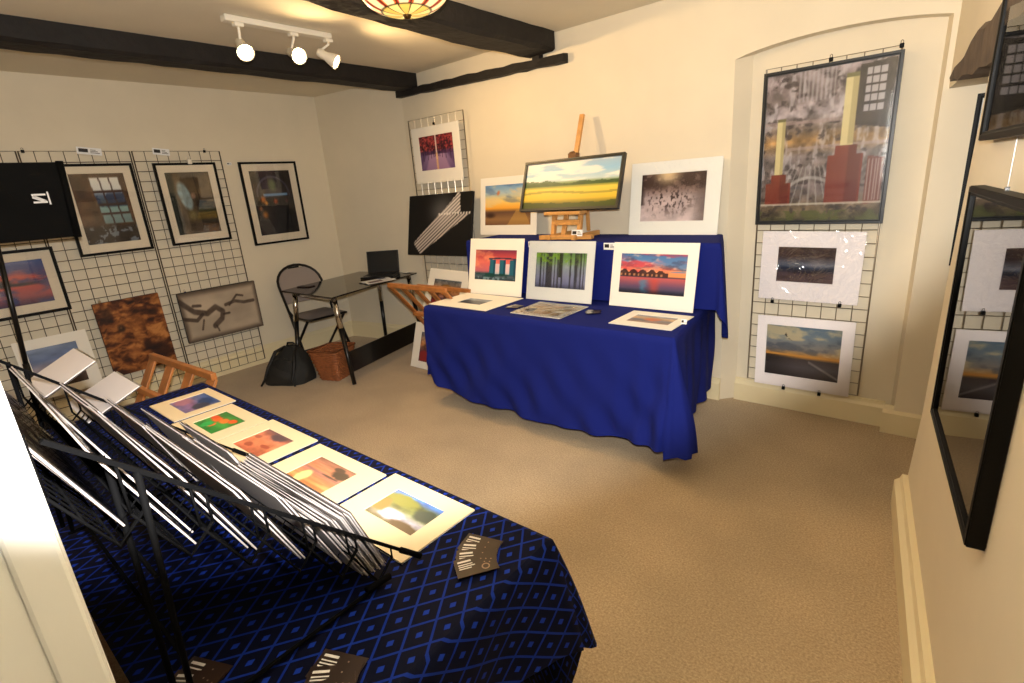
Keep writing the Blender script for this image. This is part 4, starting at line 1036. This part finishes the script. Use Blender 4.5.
# the long side towards the room is y = -2.56, so the cloth is built facing -y and turned half round
def drape_room():
    o = drape('tablecloth', -4.43,-2.505,2.56,3.25,ZT, lambda t, s: hem_dark(1-t, {'l':'r','r':'l','lf':'fr','fr':'lf','f':'f'}[s]), lambda s, d, side, t: folds_dark(s, d, {'l':'r','r':'l','lf':'fr','fr':'lf','f':'f'}[side], 1-t), pattern_mat(), nrow=16, step=.02, seg_top=(40,14), flare=.02)
    o.rotation_euler = (0,0,PI); return o
tag(drape_room(), 'dark cloth with blue diamond pattern over the near table', 'tablecloth')
ZC = ZT+.0018
GN = 'mounted prints lying in a row on the dark patterned cloth'
cm = mat('cream print mount', (220,200,164), .7)
for (x0, x1, yf, yb, mg, art, lab, rz) in (
    (2.62,2.895,-2.575,-2.80,(.045,.045,.035,.055),art_pinkblue,'flat mounted print in pink and blue, farthest in the row on dark cloth',.0),
    (2.915,3.215,-2.60,-2.815,(.06,.07,.045,.05),art_poppies,'flat mounted print of orange flowers on green, dark cloth',.0),
    (3.222,3.525,-2.584,-2.805,(.065,.065,.045,.05),art_rosy,'flat mounted print in rosy tones, middle of the row on dark cloth',.0),
    (3.555,3.898,-2.594,-2.815,(.08,.075,.042,.055),art_seadusk,'flat mounted print of dusk over sea on dark patterned cloth',.0),
    (3.915,4.22,-2.575,-2.80,(.07,.055,.045,.07),art_mountain,'flat mounted mountain print, nearest in the row on dark cloth',.0)):
    mounted_print(lab, ((x0+x1)/2,yb,ZC), (math.cos(rz),math.sin(rz),0), UY, x1-x0, yf-yb, mg, art, GN, mm=cm, name='mounted_print')
card_fan('dark business card fanned at right end of the patterned table', 4.325,-2.675,ZC, 4, .62, 'business cards at right end of patterned table', .24)
card_fan('dark business card lying at camera side of the patterned table, left pile', 4.15,-3.175,ZC, 2, .5, 'business cards at near left edge of patterned table', .2)
card_fan('dark business card lying at camera side of the patterned table, right pile', 4.335,-3.035,ZC, 3, .7, 'business cards at near right edge of patterned table', .3)

# tiered wire rack: two sloping end frames carrying six mesh troughs, each stepping up and back
RX0, RX1 = 3.45, 4.24
t = thing('wire_print_rack', 'black tiered wire rack full of prints on patterned cloth', 'print rack', ((RX0+RX1)/2,-2.98,ZC))
o0 = Vector(((RX0+RX1)/2,-2.98,ZC)); rl = lambda x, y, z: (x-o0.x, y-o0.y, z-o0.z)
for X in (RX0, RX1):
    f = MB(); f.beam(rl(X,-2.765,.7385),rl(X,-3.262,1.236), .006, .008, up=(1,0,0)); f.tube([rl(X,-2.765,.7385),rl(X,-2.81,.7835)], .0062, 10); fo = f.build('end_rail', WIRE, t)
    MB().tube([rl(X,-2.86,.742),rl(X,-3.215,.742)], .004, 8).build('foot_bar', WIRE, t)
    MB().tube([rl(X,-2.845,.745),rl(X,-2.90,.749)], .007, 10).build('foot_cap', WIRE, t)
    MB().tube([rl(X,-3.205,.742),rl(X,-3.185,1.158)], .0045, 8).build('rear_leg', WIRE, t)
    MB().tube([rl(X-.05,-3.215,.742),rl(X-.05,-3.205,1.178)], .0045, 8).build('rear_leg', WIRE, t)
MB().tube([rl(RX0,-3.20,1.0),rl(RX1,-3.20,1.0)], .0032, 8).build('stretcher', WIRE, t)
MB().tube([rl(RX0,-3.20,.86),rl(RX1,-3.20,.86)], .0032, 8).build('stretcher', WIRE, t)
TR = []
for i in range(6):
    by, bz = -2.868-.0715*i, .743+.0645*i
    TR.append((by, bz)); b = MB(); n = 22
    back = (by-.05,bz+.10); front = (by+.038,bz+.035); up = (by+.03,bz+.085) 
    for k in range(n+1):
        x = RX0+.008+(RX1-RX0-.016)*k/n
        b.tube([rl(x,*back),rl(x,by,bz),rl(x,*front)], .0013, 4, cap=False)
    for q in (back, (by-.025,bz+.05), (by,bz), front): b.tube([rl(RX0+.002,*q),rl(RX1-.002,*q)], .0016, 5)
    for X in (RX0+.004, RX1-.004):
        b.tube([rl(X,*back),rl(X,by,bz),rl(X,*front)], .0022, 6)
        yy = front[0]; b.tube([rl(X,*front),rl(X,yy,-2.027-yy)], .002, 6)
        yy = back[0]; b.tube([rl(X,*back),rl(X,yy,-2.027-yy)], .002, 6)
    b.build('mesh_trough', WIRE, t)
# the prints standing in the troughs: each a board with a picture in a clear sleeve
rnd = random.Random(12)
SL2 = pane_mat('clear print sleeve', 1.5, .06, wrinkle=.15)
pw = mat('white print edge', (176,168,166), .6)
arts = [art_lake, art_beach, art_coast, art_seadusk, art_mountain, art_grey, art_skyline, art_reeds]
def rack_print(x0, x1, y, z, h, lean, label, group, art, res=14):
    V = Vector((0,-math.sin(lean),math.cos(lean)))
    p = thing('sleeved_print', label, 'print', ((x0+x1)/2,y,z), (-1,rnd.uniform(-.012,.012),0), V, group=group)
    w = x1-x0
    MB().box(-w/2,-.0012,0,w/2,.0012,h).build('mount_board', pw, p)
    artwork(p, art, -w/2+.05, .04, w-.1, h-.075, -.0020, .3, res)
    MB().grid(lambda a, b: (-w/2-.003+a*(w+.006), -.0032-.0008*math.sin(8*a+5*b), .001+b*(h+.004)), 4, 4).build('clear_sleeve', SL2, p, fix=False)
    return p
for i, (by, bz) in enumerate(TR):
    n = 12 if i == 0 else 2
    lab = 'sleeved print in the lowest front trough of the wire rack' if i == 0 else ('sleeved print in the top back trough of the wire rack' if i == 5 else 'sleeved print in %s trough up of the wire rack' % ('second','third','fourth','fifth')[i-1])
    grp = 'sleeved prints in the %s rack trough' % ('front','second','third','fourth','fifth','back')[i]
    for k in range(n):
        if i == 0:
            rack_print(3.80+.006*k+rnd.uniform(-.004,.004), 4.222-.004*(k % 3), by+.030-.0046*k, bz+.012+.0008*k, .165+rnd.uniform(-.006,.006), .34+.006*k, lab, grp, arts[(k+i) % 8])
        else:
            x1 = 4.232-rnd.uniform(0,.05)
            rack_print(x1-.40-rnd.uniform(0,.05), x1, by+.017-.0034*k, bz+.010+.001*k, .195+rnd.uniform(-.012,.012)+(.03 if i == 5 else 0), .40+.008*k, lab, grp, arts[(2*k+i) % 8])
    for k in range(2):
        x0 = 3.455+rnd.uniform(0,.02)
        rack_print(x0, x0+.30+rnd.uniform(0,.02), by+.014-.0034*k, bz+.010+.001*k, .185+rnd.uniform(-.012,.012)+(.02 if i == 5 else 0), .38+.008*k, lab, grp, arts[(3*k+i+4) % 8])

for (x, y, z, ln, ro, lb) in ((3.34,-3.175,1.085,-1.1,.1,'sleeved print tipped forward at left end of rack, higher one'),(3.38,-3.115,1.01,-1.15,-.08,'sleeved print tipped forward at left end of rack, lower one'),(3.06,-3.20,1.12,1.0,.05,'sleeved print with brown picture topmost at left end of rack')):
    p = rack_print(x-.11, x+.11, y, z, .13, ln, lb, None, art_fur)
    p.children[0].data.materials[0] = mat('cream card back', (226,200,160), .7)
# ------------------------------------------------------------------ light, sky, camera
W = bpy.data.worlds.new('daylight'); SC.world = W; W.use_nodes = True
W.node_tree.nodes['Background'].inputs[0].default_value = (.80,.9,1.,1); W.node_tree.nodes['Background'].inputs[1].default_value = WORLD
CAMP = Vector((5.0213,-3.3215,1.4795))
yaw, pitch, roll = math.radians(-40.632), math.radians(-16.730), math.radians(-4.366)
fw = Vector((math.sin(yaw)*math.cos(pitch), math.cos(yaw)*math.cos(pitch), math.sin(pitch)))
r0 = Vector((math.cos(yaw), -math.sin(yaw), 0)); u0 = r0.cross(fw)
rr = r0*math.cos(roll)+u0*math.sin(roll); uu_ = u0*math.cos(roll)-r0*math.sin(roll)
cam = bpy.data.cameras.new('camera'); co = bpy.data.objects.new('camera', cam); COL.objects.link(co)
M = Matrix(((rr.x,uu_.x,-fw.x,CAMP.x),(rr.y,uu_.y,-fw.y,CAMP.y),(rr.z,uu_.z,-fw.z,CAMP.z),(0,0,0,1)))
co.matrix_world = M; cam.sensor_width = 36; cam.lens = 517./1024*36; cam.clip_start = .02
SC.camera = co
# the camera's own flash, a little above the lens and tipped up
L = bpy.data.lights.new('camera_flash', 'SPOT'); L.energy = FLASH_W; L.color = FLASH_C; L.spot_size = math.radians(FLASH_A); L.spot_blend = FLASH_B; L.shadow_soft_size = .02
lo = bpy.data.objects.new('camera_flash', L); COL.objects.link(lo); lo.location = CAMP+uu_*.10
ft = math.radians(FLASH_TILT); d = (fw+(uu_*math.cos(ft)-rr*math.sin(ft))*math.tan(math.radians(FLASH_UP))).normalized(); lo.rotation_euler = (-d).to_track_quat('Z', 'Y').to_euler()
SC.view_settings.view_transform = 'Standard'; SC.view_settings.look = 'None'; SC.view_settings.gamma = 1; SC.view_settings.use_curve_mapping = False
SC.view_settings.exposure = EXPO
